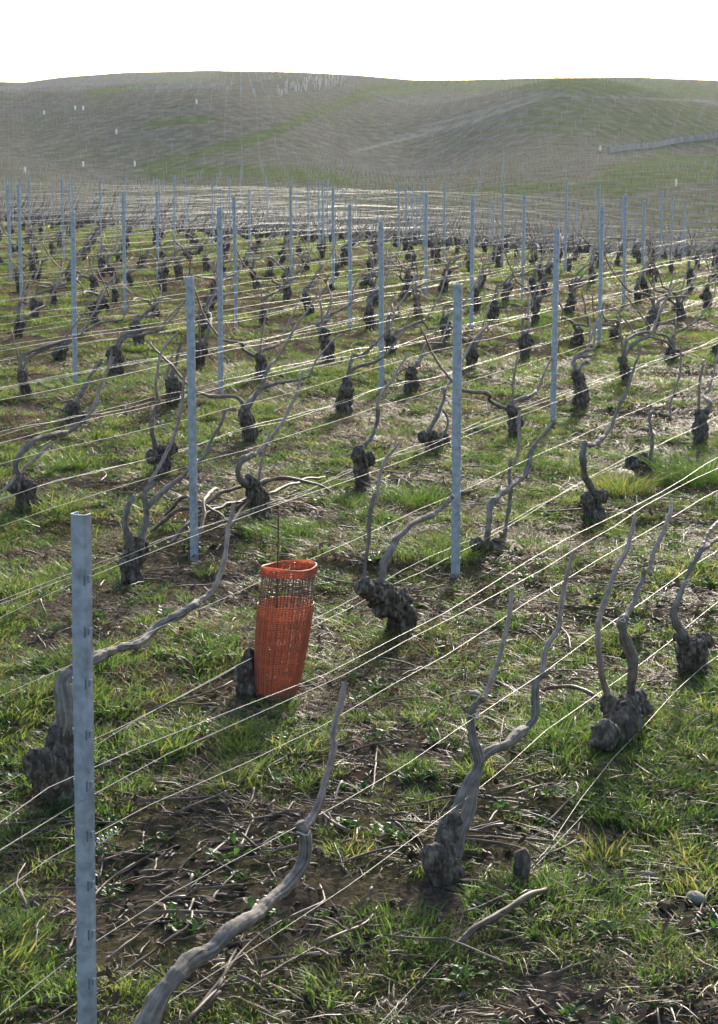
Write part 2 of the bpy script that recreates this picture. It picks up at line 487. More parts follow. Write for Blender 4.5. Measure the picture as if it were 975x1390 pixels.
for pts, w, a in [([(475, 207), (560, 186), (640, 165), (740, 131)], 1.8, .4), ([(520, 190), (620, 168), (730, 136)], 1.4, .3),
                  ([(560, 176), (640, 155), (740, 125)], 1.4, .3), ([(740, 131), (850, 132), (975, 138)], 1.2, .3),
                  ([(0, 118), (60, 116), (150, 108), (300, 100)], 9, .22)]:
    ch = np.maximum(ch, a * band(hpx, hpy, pts, w))
def plot_angle(px, py):
    a = np.where(px < 430, .38, .52); a = np.where((px > 640) & (py < 205), -.42, a)
    return np.where((px > 700) & (py > 205), .65, a)
pa = plot_angle(hpx, hpy)
rowc = (np.cos(pa) * HX - np.sin(pa) * HY) / np.where((pa < 0) | (pa > .6), 4.2, 2.7)
hill.data.attributes.new('rowc', 'FLOAT', 'POINT').data.foreach_set('value', rowc.astype(np.float32).ravel())
ca = hill.data.color_attributes.new('cover', 'FLOAT_COLOR', 'POINT')
ca.data.foreach_set('color', np.stack([gr, ch, gr * 0, gr * 0 + 1], -1).astype(np.float32).ravel())

# ------------------------------------------------------------------ instancing helper for uncountable stuff
def tri_mesh(name, V, Fc, material, v=None, smooth=False):
    me = bpy.data.meshes.new(name); me.from_pydata(np.asarray(V).tolist(), [], [tuple(q) for q in Fc])
    me.materials.append(material)
    if v is not None:
        a = me.attributes.new('v', 'FLOAT', 'POINT'); a.data.foreach_set('value', np.asarray(v, np.float32))
    if smooth: me.polygons.foreach_set('use_smooth', [True] * len(me.polygons))
    return me

def scatter(name, label, cat, meshes, P, rot, sc, idx):
    src = bpy.data.collections.new(name + '_kinds')
    for k, me in enumerate(meshes):
        src.objects.link(bpy.data.objects.new('%s_kind_%02d' % (name, k), me))
    me = bpy.data.meshes.new(name); n = len(P)
    me.vertices.add(n); me.vertices.foreach_set('co', np.asarray(P, np.float32).ravel())
    me.attributes.new('rot', 'FLOAT_VECTOR', 'POINT').data.foreach_set('vector', np.asarray(rot, np.float32).ravel())
    me.attributes.new('sc', 'FLOAT_VECTOR', 'POINT').data.foreach_set('vector', np.asarray(sc, np.float32).ravel())
    me.attributes.new('idx', 'INT', 'POINT').data.foreach_set('value', np.asarray(idx, np.int32))
    o = link(name, me)
    o['kind'] = 'stuff'; o['label'] = label; o['category'] = cat
    ng = bpy.data.node_groups.new(name + '_nodes', 'GeometryNodeTree')
    ng.interface.new_socket('Geometry', in_out='INPUT', socket_type='NodeSocketGeometry')
    ng.interface.new_socket('Geometry', in_out='OUTPUT', socket_type='NodeSocketGeometry')
    N = ng.nodes; L = ng.links.new
    gi = N.new('NodeGroupInput'); go = N.new('NodeGroupOutput')
    ip = N.new('GeometryNodeInstanceOnPoints'); ci = N.new('GeometryNodeCollectionInfo')
    ci.inputs['Collection'].default_value = src
    ci.inputs['Separate Children'].default_value = True; ci.inputs['Reset Children'].default_value = True
    def na(nm, ty):
        q = N.new('GeometryNodeInputNamedAttribute'); q.data_type = ty; q.inputs[0].default_value = nm; return q.outputs[0]
    mp = N.new('GeometryNodeMeshToPoints')
    L(gi.outputs[0], mp.inputs[0]); L(mp.outputs[0], ip.inputs['Points']); L(ci.outputs[0], ip.inputs['Instance'])
    ip.inputs['Pick Instance'].default_value = True
    L(na('idx', 'INT'), ip.inputs['Instance Index'])
    e2r = N.new('FunctionNodeEulerToRotation'); L(na('rot', 'FLOAT_VECTOR'), e2r.inputs[0]); L(e2r.outputs[0], ip.inputs['Rotation'])
    L(na('sc', 'FLOAT_VECTOR'), ip.inputs['Scale'])
    L(ip.outputs[0], go.inputs[0])
    md = o.modifiers.new('scatter', 'NODES'); md.node_group = ng
    return o

def blade_tuft(n, rad, h0, h1, wid, lean, seed, segs=3):
    g = np.random.default_rng(seed); V = []; Fc = []; val = []
    for b in range(n):
        a = g.uniform(0, 6.283); r = rad * math.sqrt(g.uniform(0, 1)); x, y = r * math.cos(a), r * math.sin(a)
        h = g.uniform(h0, h1); w = wid * g.uniform(.7, 1.3) / 2
        da = a + g.normal(0, .9); ln = lean * g.uniform(.2, 1.3) * h; tw = g.uniform(0, 6.283)
        ux, uy = math.cos(tw), math.sin(tw); base = len(V); vv = g.uniform(0, 1)
        for k in range(segs):
            t = k / segs; o = ln * t * t; z = h * (t - .28 * lean * t * t) - .008; ww = w * (1 - .55 * t)
            cx, cy = x + math.cos(da) * o, y + math.sin(da) * o
            V.append((cx - ux * ww, cy - uy * ww, z)); V.append((cx + ux * ww, cy + uy * ww, z)); val += [vv, vv]
        V.append((x + math.cos(da) * ln, y + math.sin(da) * ln, h * (1 - .28 * lean) - .008)); val.append(vv)
        for k in range(segs - 1):
            i = base + 2 * k; Fc.append((i, i + 1, i + 3, i + 2))
        i = base + 2 * (segs - 1); Fc.append((i, i + 1, i + 2))
    return V, Fc, val

turf = [tri_mesh('turf', *blade_tuft(70, .08, .012, .036, .0032, 1.0, 100 + k)[:2], M_GRASS, blade_tuft(70, .08, .012, .036, .0032, 1.0, 100 + k)[2]) for k in range(5)]
tall = [tri_mesh('tall', *blade_tuft(70, .05, .028, .066, .0036, .95, 200 + k)[:2], M_GRASS, blade_tuft(70, .05, .028, .066, .0036, .95, 200 + k)[2]) for k in range(4)]
dry = [tri_mesh('dry', *blade_tuft(60, .1, .012, .05, .0028, 1.9, 300 + k)[:2], M_DRY, blade_tuft(60, .1, .012, .05, .0028, 1.9, 300 + k)[2]) for k in range(4)]

def weed_rosette(seed):
    g = np.random.default_rng(seed); V = []; Fc = []; val = []
    for b in range(g.integers(10, 18)):
        a = g.uniform(0, 6.283); ln = g.uniform(.02, .055); up = g.uniform(.1, .9); w = ln * g.uniform(.25, .4); base = len(V); vv = g.uniform(0, 1)
        ox, oy = g.normal(0, .02, 2)
        for t, s, z in ((0, .15, 0), (.4, .8, .7), (.75, 1, 1), (1, .1, .85)):
            cx, cy = ox + math.cos(a) * ln * t, oy + math.sin(a) * ln * t; zz = up * ln * z + .006
            for q in (-1, 0, 1):
                V.append((cx - math.sin(a) * w * s * q, cy + math.cos(a) * w * s * q, zz + (abs(q) * .004))); val.append(vv)
        for k in range(3):
            for q in (0, 1):
                i = base + 3 * k + q; Fc.append((i, i + 1, i + 4, i + 3))
    return V, Fc, val
weeds = []
for k in range(4):
    V, Fc, val = weed_rosette(400 + k); weeds.append(tri_mesh('weed', V, Fc, M_WEED, val))

def cand(n_near, n_mid, rmax):
    """points spread over the field in front of the camera, denser close by"""
    r1 = np.sqrt(rng.uniform(2.8 ** 2, 15 ** 2, n_near)); r2 = np.sqrt(rng.uniform(15 ** 2, max(rmax, 15.1) ** 2, n_mid))
    r = np.concatenate([r1, r2]); t = rng.uniform(-.27, .27, len(r)); t[np.abs(t) > .235] *= .8
    return r * np.sin(t), r * np.cos(t), r

def bare(x, y):
    """bare worked soil and stick litter: front left strip and the bottom right corner"""
    px, py = to_px(x, y, base_z(x, y))
    b = np.exp(-(((px - 260) / 230) ** 2 + ((py - 1215) / 110) ** 2)) * .95
    b = np.maximum(b, np.exp(-(((px - 560) / 170) ** 2 + ((py - 1120) / 80) ** 2)) * .5)
    b = np.maximum(b, np.exp(-(((px - 950) / 85) ** 2 + ((py - 1250) / 55) ** 2)) * .95)
    b = np.maximum(b, np.exp(-(((px - 660) / 90) ** 2 + ((py - 1180) / 60) ** 2)) * .8)
    b = np.maximum(b, np.exp(-(((px - 700) / 400) ** 2 + ((py - 1400) / 60) ** 2)) * .35)
    return b

def grass_mask(x, y):
    m = .59 + .82 * n2(x, y, 4.6, 21, 2) + .45 * n2(x, y, 1.1, 22, 2)
    o = (N2[0] * x + N2[1] * y - PH) / SP; o = np.abs(o - np.round(o))
    m = m - .12 * (1 - sstep(.0, .22, o))
    return m - .85 * bare(x, y)

# ------------------------------------------------------------------ grass, weeds, litter (uncountable)
x, y, r = cand(30000, 52000, 56)
m = grass_mask(x, y)
keep = rng.uniform(-.05, .95, len(x)) < m
x, y, r, m = x[keep], y[keep], r[keep], m[keep]
kind = rng.choice(13, len(x), p=[.125, .125, .125, .125, .125, .045, .045, .045, .045, .05, .05, .05, .045])
dryp = n2(x, y, .9, 31, 3)
kind = np.where((dryp > .1) & (rng.uniform(0, 1, len(x)) < .6), rng.integers(9, 13, len(x)), kind)
lush = n2(x, y, 1.1, 33, 3)
kind = np.where((lush > .25) & (rng.uniform(0, 1, len(x)) < .42) & (kind < 9), rng.integers(5, 9, len(x)), kind)
s = rng.uniform(.7, 1.25, len(x)) * (1 + .25 * np.clip(lush, -.6, .8)) * np.where(r > 15, 1.25, 1.0) * np.clip(.6 + .6 * m, .5, 1.15)
rot = np.stack([rng.normal(0, .12, len(x)), rng.normal(0, .12, len(x)), rng.uniform(0, 6.28, len(x))], -1)
# a thin mat of dead straw everywhere, bare strips included
x2, y2, r2 = cand(12000, 16000, 56); k2 = rng.uniform(0, 1, len(x2)) < .62 + .3 * n2(x2, y2, 1.3, 55, 2) - .5 * bare(x2, y2)
x2, y2 = x2[k2], y2[k2]; s2 = rng.uniform(.6, 1.1, len(x2)); q2 = rng.integers(9, 13, len(x2))
x, y, s, kind = np.r_[x, x2], np.r_[y, y2], np.r_[s, s2], np.r_[kind, q2]
rot = np.vstack([rot, np.stack([rng.normal(0, .1, len(x2)), rng.normal(0, .1, len(x2)), rng.uniform(0, 6.28, len(x2))], -1)])
z = G(x, y)
scatter('grass', 'short patchy green and straw grass between the vine rows', 'grass', turf + tall + dry, np.stack([x, y, z], -1), rot, np.stack([s, s, s * np.r_[rng.uniform(.75, 1.2, len(x) - len(x2)), rng.uniform(.3, .6, len(x2))]], -1), kind)

x, y, r = cand(2600, 0, 15)
keep = rng.uniform(-.2, .9, len(x)) < (.25 + .5 * n2(x, y, .8, 41, 2) + .25 * bare(x, y))
x, y = x[keep], y[keep]; s = rng.uniform(.35, .8, len(x))
scatter('weeds', 'small low leafy weeds among the grass and soil', 'weeds', weeds, np.stack([x, y, G(x, y)], -1),
        np.stack([x * 0, x * 0, rng.uniform(0, 6.28, len(x))], -1), np.stack([s, s, s], -1), rng.integers(0, 4, len(x)))

def leaf_bit(seed):
    g = np.random.default_rng(seed); V = []; Fc = []; val = []
    for q in range(7):
        c = g.normal(0, .05, 2); a = g.uniform(0, 6.28); l = g.uniform(.006, .018); w = l * g.uniform(.12, .5); b = len(V); vv = g.uniform(0, 1)
        for dx, dy, dz in ((-1, 0, .004), (0, -1, .009), (0, 1, .011), (1, 0, g.uniform(.004, .02))):
            V.append((c[0] + math.cos(a) * l * dx - math.sin(a) * w * dy, c[1] + math.sin(a) * l * dx + math.cos(a) * w * dy, dz)); val.append(vv)
        Fc += [(b, b + 1, b + 2), (b + 1, b + 3, b + 2)]
    return V, Fc, val
bits = []
for k in range(5):
    V, Fc, val = leaf_bit(500 + k); bits.append(tri_mesh('leaf_bit', V, Fc, M_LITTER, val))
x, y, r = cand(9000, 9000, 34)
keep = rng.uniform(0, 1, len(x)) < .55 - .5 * np.clip(grass_mask(x, y), 0, 1) + .25
x, y = x[keep], y[keep]; s = rng.uniform(.7, 1.6, len(x))
scatter('leaf_litter', 'brown dead leaf scraps lying on the soil', 'leaf litter', bits, np.stack([x, y, G(x, y)], -1),
        np.stack([rng.normal(0, .2, len(x)), rng.normal(0, .2, len(x)), rng.uniform(0, 6.28, len(x))], -1), np.stack([s, s, s], -1), rng.integers(0, 5, len(x)))

def clod(seed, mt, amp=.35):
    b = MB(); blob(b, (0, 0, 0), (1, .8, .55), amp, 1.6, seed, 9, 6); return b.mesh('clod', mt)
clods = [clod(600 + k, M_SOIL) for k in range(4)] + [clod(610 + k, M_STONE, .2) for k in range(2)]
x, y, r = cand(9000, 5000, 28)
keep = rng.uniform(0, 1, len(x)) < .12 + .7 * bare(x, y)
x, y = x[keep], y[keep]; s = np.minimum(rng.lognormal(-4.75, .55, len(x)), .018)
scatter('soil_crumbs', 'crumbs of soil and small pebbles on the ground', 'soil crumbs', clods, np.stack([x, y, G(x, y)], -1),
        rng.uniform(0, 6.28, (len(x), 3)), np.stack([s, s, s], -1), rng.choice(6, len(x), p=[.24, .24, .24, .24, .02, .02]))

# ------------------------------------------------------------------ posts
def channel_mesh(h, w=.040, dep=.026, t=.003, seed=0, ground=.25):
    """open steel channel with rounded web and returned lips; web faces -y"""
    prof = [(-w * .36, dep), (-w * .5, dep * .92), (-w * .5, dep * .25), (-w * .42, dep * .05), (-w * .2, 0), (w * .2, 0), (w * .42, dep * .05), (w * .5, dep * .25), (w * .5, dep * .92), (w * .36, dep)]
    p = np.array(prof); nrm = np.zeros_like(p); tg = np.gradient(p, axis=0); nrm[:, 0] = -tg[:, 1]; nrm[:, 1] = tg[:, 0]
    nrm /= np.linalg.norm(nrm, axis=1)[:, None]
    loop = np.vstack([p, (p + nrm * t)[::-1]]); n = len(loop)
    zs = np.linspace(-ground, h, 9); V = []
    for z in zs:
        V += [(a, b, z) for a, b in loop]
    Fc = []
    for k in range(len(zs) - 1):
        for i in range(n):
            j = (i + 1) % n; Fc.append((k * n + i, k * n + j, (k + 1) * n + j, (k + 1) * n + i))
    m = len(p); top = (len(zs) - 1) * n
    for i in range(m - 1):
        Fc.append((top + i, top + i + 1, top + n - 2 - i, top + n - 1 - i))
    b = MB(); b.add(V, Fc); me = b.mesh('vineyard_post', M_POST, False); return me

def hook_mesh():
    b = MB()
    box(b, (0, 0, .005), (.003, .007, .002)); box(b, (.0022, 0, .001), (.0015, .006, .010)); box(b, (.001, 0, -.0045), (.002, .006, .0015))
    return b.mesh('wire_hook', M_POST, False)
HOOK = hook_mesh()
SLOT = None
def slot_mesh():
    b = MB(); box(b, (0, 0, 0), (.0025, .0065, .017)); return b.mesh('hook_slot', M_POSTD, False)
SLOT = slot_mesh()

PX_POSTS = [(617, 790, 394), (262, 755, 380), (750, 570, 264), (299, 540, 250), (517, 533, 230), (101, 523, 228), (639, 455, 180), (320, 442, 172),
            (475, 445, 167), (169, 425, 159), (452, 391, 133), (578, 401, 136), (813, 469, 186), (709, 408, 140), (846, 415, 147),
            (14, 385, 122), (29, 425, 168), (214, 384, 119), (872, 384, 112), (339, 357, 96), (237, 348, 108), (438, 352, 100), (603, 352, 104), (541, 348, 95)]
PXT = {(617, 790, 394): 622, (262, 755, 380): 255, (750, 570, 264): 755, (101, 523, 228): 97, (299, 540, 250): 298, (639, 455, 180): 641}
POSTS = []     # (x, y, height, lean_x, row, along)
fx = np.array([-.480, 2.97])
FRONT_AL = float(D2 @ fx); FRONT_OFF = float(N2 @ fx) - (PH - SP)
POSTS.append((fx[0], fx[1], None, 0, -1, FRONT_AL))
for q in PX_POSTS:
    p = on_ground(q[0], q[1]); r_, a_ = row_of(p[0], p[1])
    dep = project(*p)[2]; h_ = q[2] * dep / F / math.cos(PITCH)
    POSTS.append((p[0], p[1], h_, ((PXT[q] - q[0]) / q[2] - (q[0] - CX) / 14178) if q in PXT else 0.0, r_, a_))
measured = list(POSTS)
for r_ in range(-30, 1):
    have = [p[5] for p in measured if p[4] == r_]
    a0 = min(have) if have else 2.3 + 4.45 * ((r_ * .37) % 1)
    for k in range(-6, 16):
        a_ = a0 + 4.5 * k + .15 * math.sin(r_ * 3 + k)
        xy = row_xy(r_, a_)
        if xy[1] < 4 or a_ < 0: continue
        if xy[1] + 1.1 * xy[0] > 62: continue
        if any(abs(a_ - h2) < 3.2 for h2 in have): continue
        z_ = base_z(*xy); px, py, dep = project(xy[0], xy[1], float(z_))
        if px < -25 or px > 1000 or py > 398: continue
        if r_ < -8 and (math.sin(r_ * 12.9 + k * 78.2) * 43758.5) % 1 < .38: continue
        POSTS.append((xy[0], xy[1], 1.2 + .06 * math.sin(r_ * 7 + k * 3), .012 * math.sin(r_ + k * 5), r_, a_))

ROWNAME = {1: 'the row cut off at the bottom right', 0: 'the lowest row crossing the bottom right corner', -1: 'the row of the nearest tall post', -2: 'the row of the orange sleeve',
           -3: 'the first row behind the orange sleeve', -4: 'the second row behind the orange sleeve', -5: 'the third row behind the orange sleeve',
           -6: 'the fourth row behind the orange sleeve', -7: 'the fifth row behind the orange sleeve', -8: 'the sixth row behind the orange sleeve'}
for k_, w_ in enumerate(('seventh', 'eighth', 'ninth', 'tenth', 'eleventh', 'twelfth', 'thirteenth', 'fourteenth', 'fifteenth')):
    ROWNAME[-9 - k_] = 'the %s row behind the orange sleeve' % w_
POSTLAB = ['nearest big galvanised steel post at the left, cut by the bottom edge', 'grey steel post right of the orange sleeve in the same row',
           'grey steel post behind and left of the orange sleeve', 'slim grey post right of centre under the bright glare',
           'grey post just right of the one behind the orange sleeve, farther back', 'slim grey post at the centre, between the two nearer mid posts',
           'slim grey post second in from the left edge, half way up the field']
ORD = ['first', 'second', 'third', 'fourth', 'fifth', 'sixth', 'seventh', 'eighth', 'ninth', 'tenth', 'eleventh', 'twelfth', 'thirteenth', 'fourteenth', 'fifteenth', 'sixteenth', 'seventeenth', 'eighteenth', 'nineteenth', 'twentieth', 'twenty first', 'twenty second', 'twenty third', 'twenty fourth']
def zone3(x, y):
    px, py, dep = project(x, y, float(base_z(x, y)))
    return 'left edge' if px < 195 else 'left' if px < 390 else 'middle' if px < 585 else 'right' if px < 780 else 'right edge'
pm = {}
rowcount = {}
for p in POSTS: rowcount.setdefault(p[4], []).append(p[5])
for i, (x, y, h, lean, r_, a_) in enumerate(POSTS):
    z = g1(x, y)
    if h is None: h = 1.13
    key = round(h, 2)
    if i == 0: me = channel_mesh(h, .030, .022, .0025)
    else:
        if key not in pm: pm[key] = channel_mesh(key, .034, .019, .0025)
        me = pm[key]
    o = link('vineyard_post', me, None, (x, y, z), -ANG + .05 * math.sin(i * 2.3))
    o.rotation_euler[1] = (.017 if i == 0 else lean); o.rotation_euler[0] = .012 * math.sin(i * 1.7)
    if i < len(POSTLAB): lab = POSTLAB[i]
    elif r_ in ROWNAME:
        k = sorted(rowcount[r_]).index(a_)
        lab = '%s grey post from the left in %s' % (ORD[k], ROWNAME[r_])
    else:
        k = sorted(rowcount[r_]).index(a_)
        lab = 'slim grey steel post at the %s of the farthest crowded rows' % zone3(x, y)
    tag(o, lab, 'post', 'steel posts of the vineyard rows')
    if i < 14:
        step = .089
        k = 1
        while h - k * step > .06:
            for sx in (-1, 1):
                c = link('wire_hook', HOOK, o, (sx * (.0155 if i == 0 else .0175), .010, h - k * step - .02), 0 if sx > 0 else math.pi)
                if i == 0 and sx > 0:
                    c2 = link('hook_slot', SLOT, o, (.0132, .0006, h - k * step - .02), .5)
            k += 1

# ------------------------------------------------------------------ grapevines
def vine_root(x, y, label, z=None):
    o = link('grapevine', None, None, (x, y, g1(x, y) if z is None else z))
    o.empty_display_size = .1
    return tag(o, label, 'grapevine', 'old pruned vines along the rows')

def local(o, P):
    return [np.asarray(p, float) - np.array(o.location) for p in P]

def add_part(root, name, mb, m):
    me = mb.mesh(name, m)
    return link(name, me, root)

def fused(mb, name, voxel, amp, seed):
    """overlapping lumps fused to one skin, then gnarled with upright ridges"""
    o = bpy.data.objects.new('tmp', mb.mesh('tmp', M_TRUNK)); COL.objects.link(o)
    md = o.modifiers.new('r', 'REMESH'); md.mode = 'VOXEL'; md.voxel_size = voxel; md.use_smooth_shade = True
    me = bpy.data.meshes.new_from_object(o.evaluated_get(bpy.context.evaluated_depsgraph_get()))
    t_ = o.data; bpy.data.objects.remove(o); bpy.data.meshes.remove(t_)
    n = len(me.vertices); co = np.empty(n * 3, np.float32); me.vertices.foreach_get('co', co); co = co.reshape(-1, 3).astype(float)
    nr = np.empty(n * 3, np.float32); me.vertices.foreach_get('normal', nr); nr = nr.reshape(-1, 3)
    q = co + .012 * np.stack([fbm(co * 22, seed + k, 2) for k in range(3)], -1)
    d = 1 - np.abs(fbm(q * [38, 38, 13], seed + 50, 3, .55)) * 1.6
    d = d * .7 + .55 * fbm(q * [95, 95, 40], seed + 60, 3)
    co = co + nr * (amp * (d - .35))[:, None]
    me.vertices.foreach_set('co', co.astype(np.float32).ravel())
    me.materials.clear(); me.materials.append(M_TRUNK); me.name = name
    me.polygons.foreach_set('use_smooth', [True] * len(me.polygons)); me.update()
    return me

def cane_nodes(mb, P, R, seed, sides=8):
    """swellings at the buds of a cane"""
    n = 10 + seed % 4
    pts = spline(P, n * 6 + 1); rad = np.interp(np.linspace(0, 1, n * 6 + 1), np.linspace(0, 1, len(R)), R)
    k = np.arange(n * 6 + 1); rad = rad * (1 + .28 * np.exp(-((k % 6) / .9) ** 2) + .1 * np.exp(-((6 - k % 6) / .9) ** 2))
    tube(mb, pts, rad, sides, None, .06, 60, seed, 0, True, .006)

def tie_at(parent_obj, loc, rad=.012):
    b = MB(); th_ = np.linspace(0, 2 * np.pi, 9)[:-1]
    pts = [(math.cos(t) * rad, math.sin(t) * rad * .8, .004 * math.sin(2 * t)) for t in np.linspace(0, 2 * np.pi * 1.15, 12)]
    tube(b, pts + [(rad * 1.3, rad * .6, .018)], [.0016], 5, None)
    return link('tie', b.mesh('tie', M_TIE), parent_obj, loc)

V_USED = []
def hero(bx, by, label, trunk, arms, blobs=(), seed=0, base=None):
    """trunk, arms: lists of ((px, py) ..., radii) on the row plane through the base pixel"""
    g_ = on_ground(bx, by) if base is None else np.array([base[0], base[1], g1(*base)])
    root = vine_root(g_[0], g_[1], label)
    V_USED.append(tuple(row_of(g_[0], g_[1])))
    W = lambda px, py, o=0.0: on_row_plane(px, py, g_[0], g_[1]) + np.array([N2[0] * o, N2[1] * o, 0])
    mb = MB()
    gr_ = random.Random(seed)
    tp = [W(*q) for q in trunk[0]]
    if base is None: tp[0] = np.array([g_[0], g_[1], g_[2] - .06])
    tube(mb, local(root, tp), [q * .8 for q in trunk[1]], 24, 40, .3, 14, seed, .3, True, .004)
    for (px, py, rr_) in blobs:
        c = W(px, py); blob(mb, local(root, [c])[0], np.array([rr_, rr_, rr_ * 1.15]) * .78, .3, 16, seed + 5, 22, 14)
    link('trunk', fused(mb, 'trunk', .0048, .010, seed), root)
    for k, a in enumerate(arms):
        pts, rad, kind = a[:3]
        P = [W(px, py, (gr_.uniform(-.012, .012) if j else 0)) for j, (px, py) in enumerate(pts)]
        mb = MB()
        if kind == 'arm':
            tube(mb, local(root, P), [q * .64 for q in rad], 22, 16 * len(P), .2, 34, seed + 11 * k, .3, True, .010, .26)
            last = add_part(root, 'arm', mb, M_ARM)
        else:
            cane_nodes(mb, local(root, P), [q * .75 for q in rad], seed + 7 * k, 10)
            last = link('cane', mb.mesh('cane', M_CANE), root)
        if len(a) > 3:
            tie_at(last, local(root, [W(*a[3])])[0], .013)
    return root

# near vines, traced one by one
hero(0, 0, 'long weathered vine arm rising from the bottom edge to a single bare cane',
     ([(150, 1530), (158, 1500), (170, 1455)], [.05, .055, .045]),
     [([(165, 1470), (215, 1352), (270, 1296), (330, 1243), (378, 1210), (407, 1178), (413, 1140), (412, 1122)], [.03, .024, .021, .019, .018, .017, .02, .019], 'arm', (411, 1130)),
      ([(412, 1126), (424, 1105), (436, 1062), (446, 1020), (456, 985), (473, 927)], [.0125, .0105, .0095, .009, .0085, .008], 'cane')],
     [(158, 1470, .055)], 11, base=tuple(row_xy(-1, 2.78)))
hero(606, 1205, 'twin trunked vine at lower right of centre with two tall arms',
     ([(604, 1210), (600, 1180), (606, 1150), (618, 1110)], [.05, .045, .036, .026]),
     [([(606, 1165), (612, 1130), (628, 1080), (643, 1040), (645, 1000), (648, 965), (655, 948)], [.022, .02, .018, .0165, .014, .013, .012], 'arm', (643, 972)),
      ([(655, 950), (664, 935), (676, 890), (686, 848), (695, 803)], [.0095, .0085, .008, .0075, .007], 'cane'),
      ([(618, 1165), (634, 1100), (646, 1050), (666, 1022), (695, 1002), (716, 990), (722, 970), (732, 930), (737, 915)], [.022, .02, .018, .017, .017, .0165, .015, .014, .012], 'arm'),
      ([(737, 918), (748, 880), (757, 850), (768, 805), (780, 755)], [.0105, .0095, .0088, .008, .007], 'cane')],
     [(588, 1165, .035), (608, 1188, .05)], 12)
hero(838, 1022, 'thick twisted vine stump at right with a tall forked pale arm',
     ([(836, 1025), (838, 1000), (846, 975), (862, 950)], [.062, .06, .055, .045]),
     [([(862, 955), (858, 930), (853, 890), (846, 850), (848, 838)], [.023, .02, .018, .017, .017], 'arm', (843, 842)),
      ([(848, 842), (862, 822), (877, 790), (882, 775)], [.014, .0135, .012, .0115], 'arm'),
      ([(882, 778), (890, 755), (900, 722), (916, 683)], [.0098, .009, .0085, .0075], 'cane'),
      ([(826, 950), (815, 910), (814, 860), (820, 830), (838, 770), (848, 740), (860, 703)], [.0125, .011, .0105, .01, .009, .0085, .0075], 'cane')],
     [(826, 955, .03), (872, 968, .042), (820, 1000, .05)], 13)
hero(945, 915, 'rough dark vine stump at the right edge with a short forked arm',
     ([(944, 918), (940, 895), (938, 868)], [.055, .056, .048]),
     [([(925, 858), (920, 830), (930, 795), (945, 752), (955, 742), (978, 730)], [.016, .013, .012, .0125, .013, .012], 'arm', (930, 790)),
      ([(955, 745), (972, 715), (990, 690)], [.01, .009, .008], 'cane')],
     [(926, 865, .035), (958, 872, .035)], 14)
hero(88, 1085, 'big black gnarled vine stump half hidden by the nearest post',
     ([(92, 1090), (88, 1050), (84, 1010), (85, 985)], [.07, .072, .06, .05]),
     [([(84, 1000), (84, 960), (90, 925), (112, 905)], [.042, .036, .032, .027], 'arm'),
      ([(100, 910), (140, 890), (180, 873), (215, 855), (250, 828), (268, 818)], [.027, .021, .018, .017, .017, .016], 'arm'),
      ([(266, 820), (285, 800), (300, 765), (312, 725), (319, 683)], [.012, .0105, .0095, .009, .0082], 'cane', (268, 818))],
     [(52, 1035, .05), (70, 1050, .06), (100, 1030, .055)], 15)
hero(545, 850, 'low dark vine stump right of the orange sleeve with a curved pale arm',
     ([(548, 855), (545, 835), (530, 815), (505, 802), (490, 795)], [.05, .058, .056, .046, .03]),
     [([(515, 802), (520, 775), (532, 745), (555, 718), (575, 704), (600, 690), (612, 675)], [.02, .019, .018, .0165, .016, .0135, .012], 'arm', (607, 678)),
      ([(494, 800), (497, 775), (498, 735), (503, 700), (510, 672)], [.014, .0105, .0095, .009, .0085], 'arm'),
      ([(510, 675), (516, 650), (528, 625), (540, 603)], [.0085, .0075, .007, .006], 'cane')],
     [(543, 815, .05), (497, 795, .03), (520, 825, .045)], 16)
hero(337, 940, 'small dark knobbly stump leaning against the left of the orange sleeve',
     ([(338, 945), (336, 920), (338, 900), (341, 880)], [.045, .048, .036, .018]),
     [], [(328, 915, .032), (346, 922, .034), (340, 893, .022)], 17)
hero(350, 712, 'dark leaning vine stump above the orange sleeve with pale forks',
     ([(350, 715), (353, 690), (344, 665), (336, 650)], [.05, .058, .05, .035]),
     [([(335, 655), (325, 640), (330, 622), (345, 617)], [.022, .02, .018, .016], 'arm'),
      ([(349, 655), (356, 625), (363, 600), (366, 588)], [.011, .0095, .0085, .0075], 'cane'),
      ([(345, 618), (375, 585), (398, 545), (412, 505)], [.012, .01, .009, .0075], 'cane')],
     [(352, 680, .052)], 18)
hero(180, 782, 'forked vine stump left of the second post, long cane running right',
     ([(176, 785), (180, 765), (182, 745), (185, 730)], [.045, .055, .052, .04]),
     [([(178, 740), (170, 715), (172, 690), (182, 675)], [.024, .02, .018, .017], 'arm'),
      ([(192, 735), (200, 700), (198, 670), (205, 652)], [.022, .018, .016, .016], 'arm'),
      ([(203, 655), (222, 625), (240, 588), (248, 540), (252, 505)], [.0105, .0095, .009, .0085, .007], 'cane'),
      ([(198, 692), (225, 665), (255, 640), (275, 625), (292, 590), (306, 556)], [.016, .015, .013, .012, .01, .008], 'arm')],
     [(172, 765, .04), (192, 748, .042)], 19)
hero(667, 757, 'low vine stump right of the post with two crossing upright arms',
     ([(660, 760), (668, 748), (680, 742)], [.05, .055, .045]),
     [([(660, 745), (660, 712), (668, 682), (690, 662), (712, 640), (722, 615), (735, 590), (750, 570)], [.02, .018, .017, .016, .015, .013, .01, .009], 'arm'),
      ([(680, 742), (686, 712), (692, 680), (695, 650), (697, 625)], [.017, .0145, .013, .012, .011], 'arm'),
      ([(697, 628), (701, 600), (708, 556)], [.0095, .0085, .0075], 'cane')],
     [(648, 740, .035), (690, 750, .04)], 20)
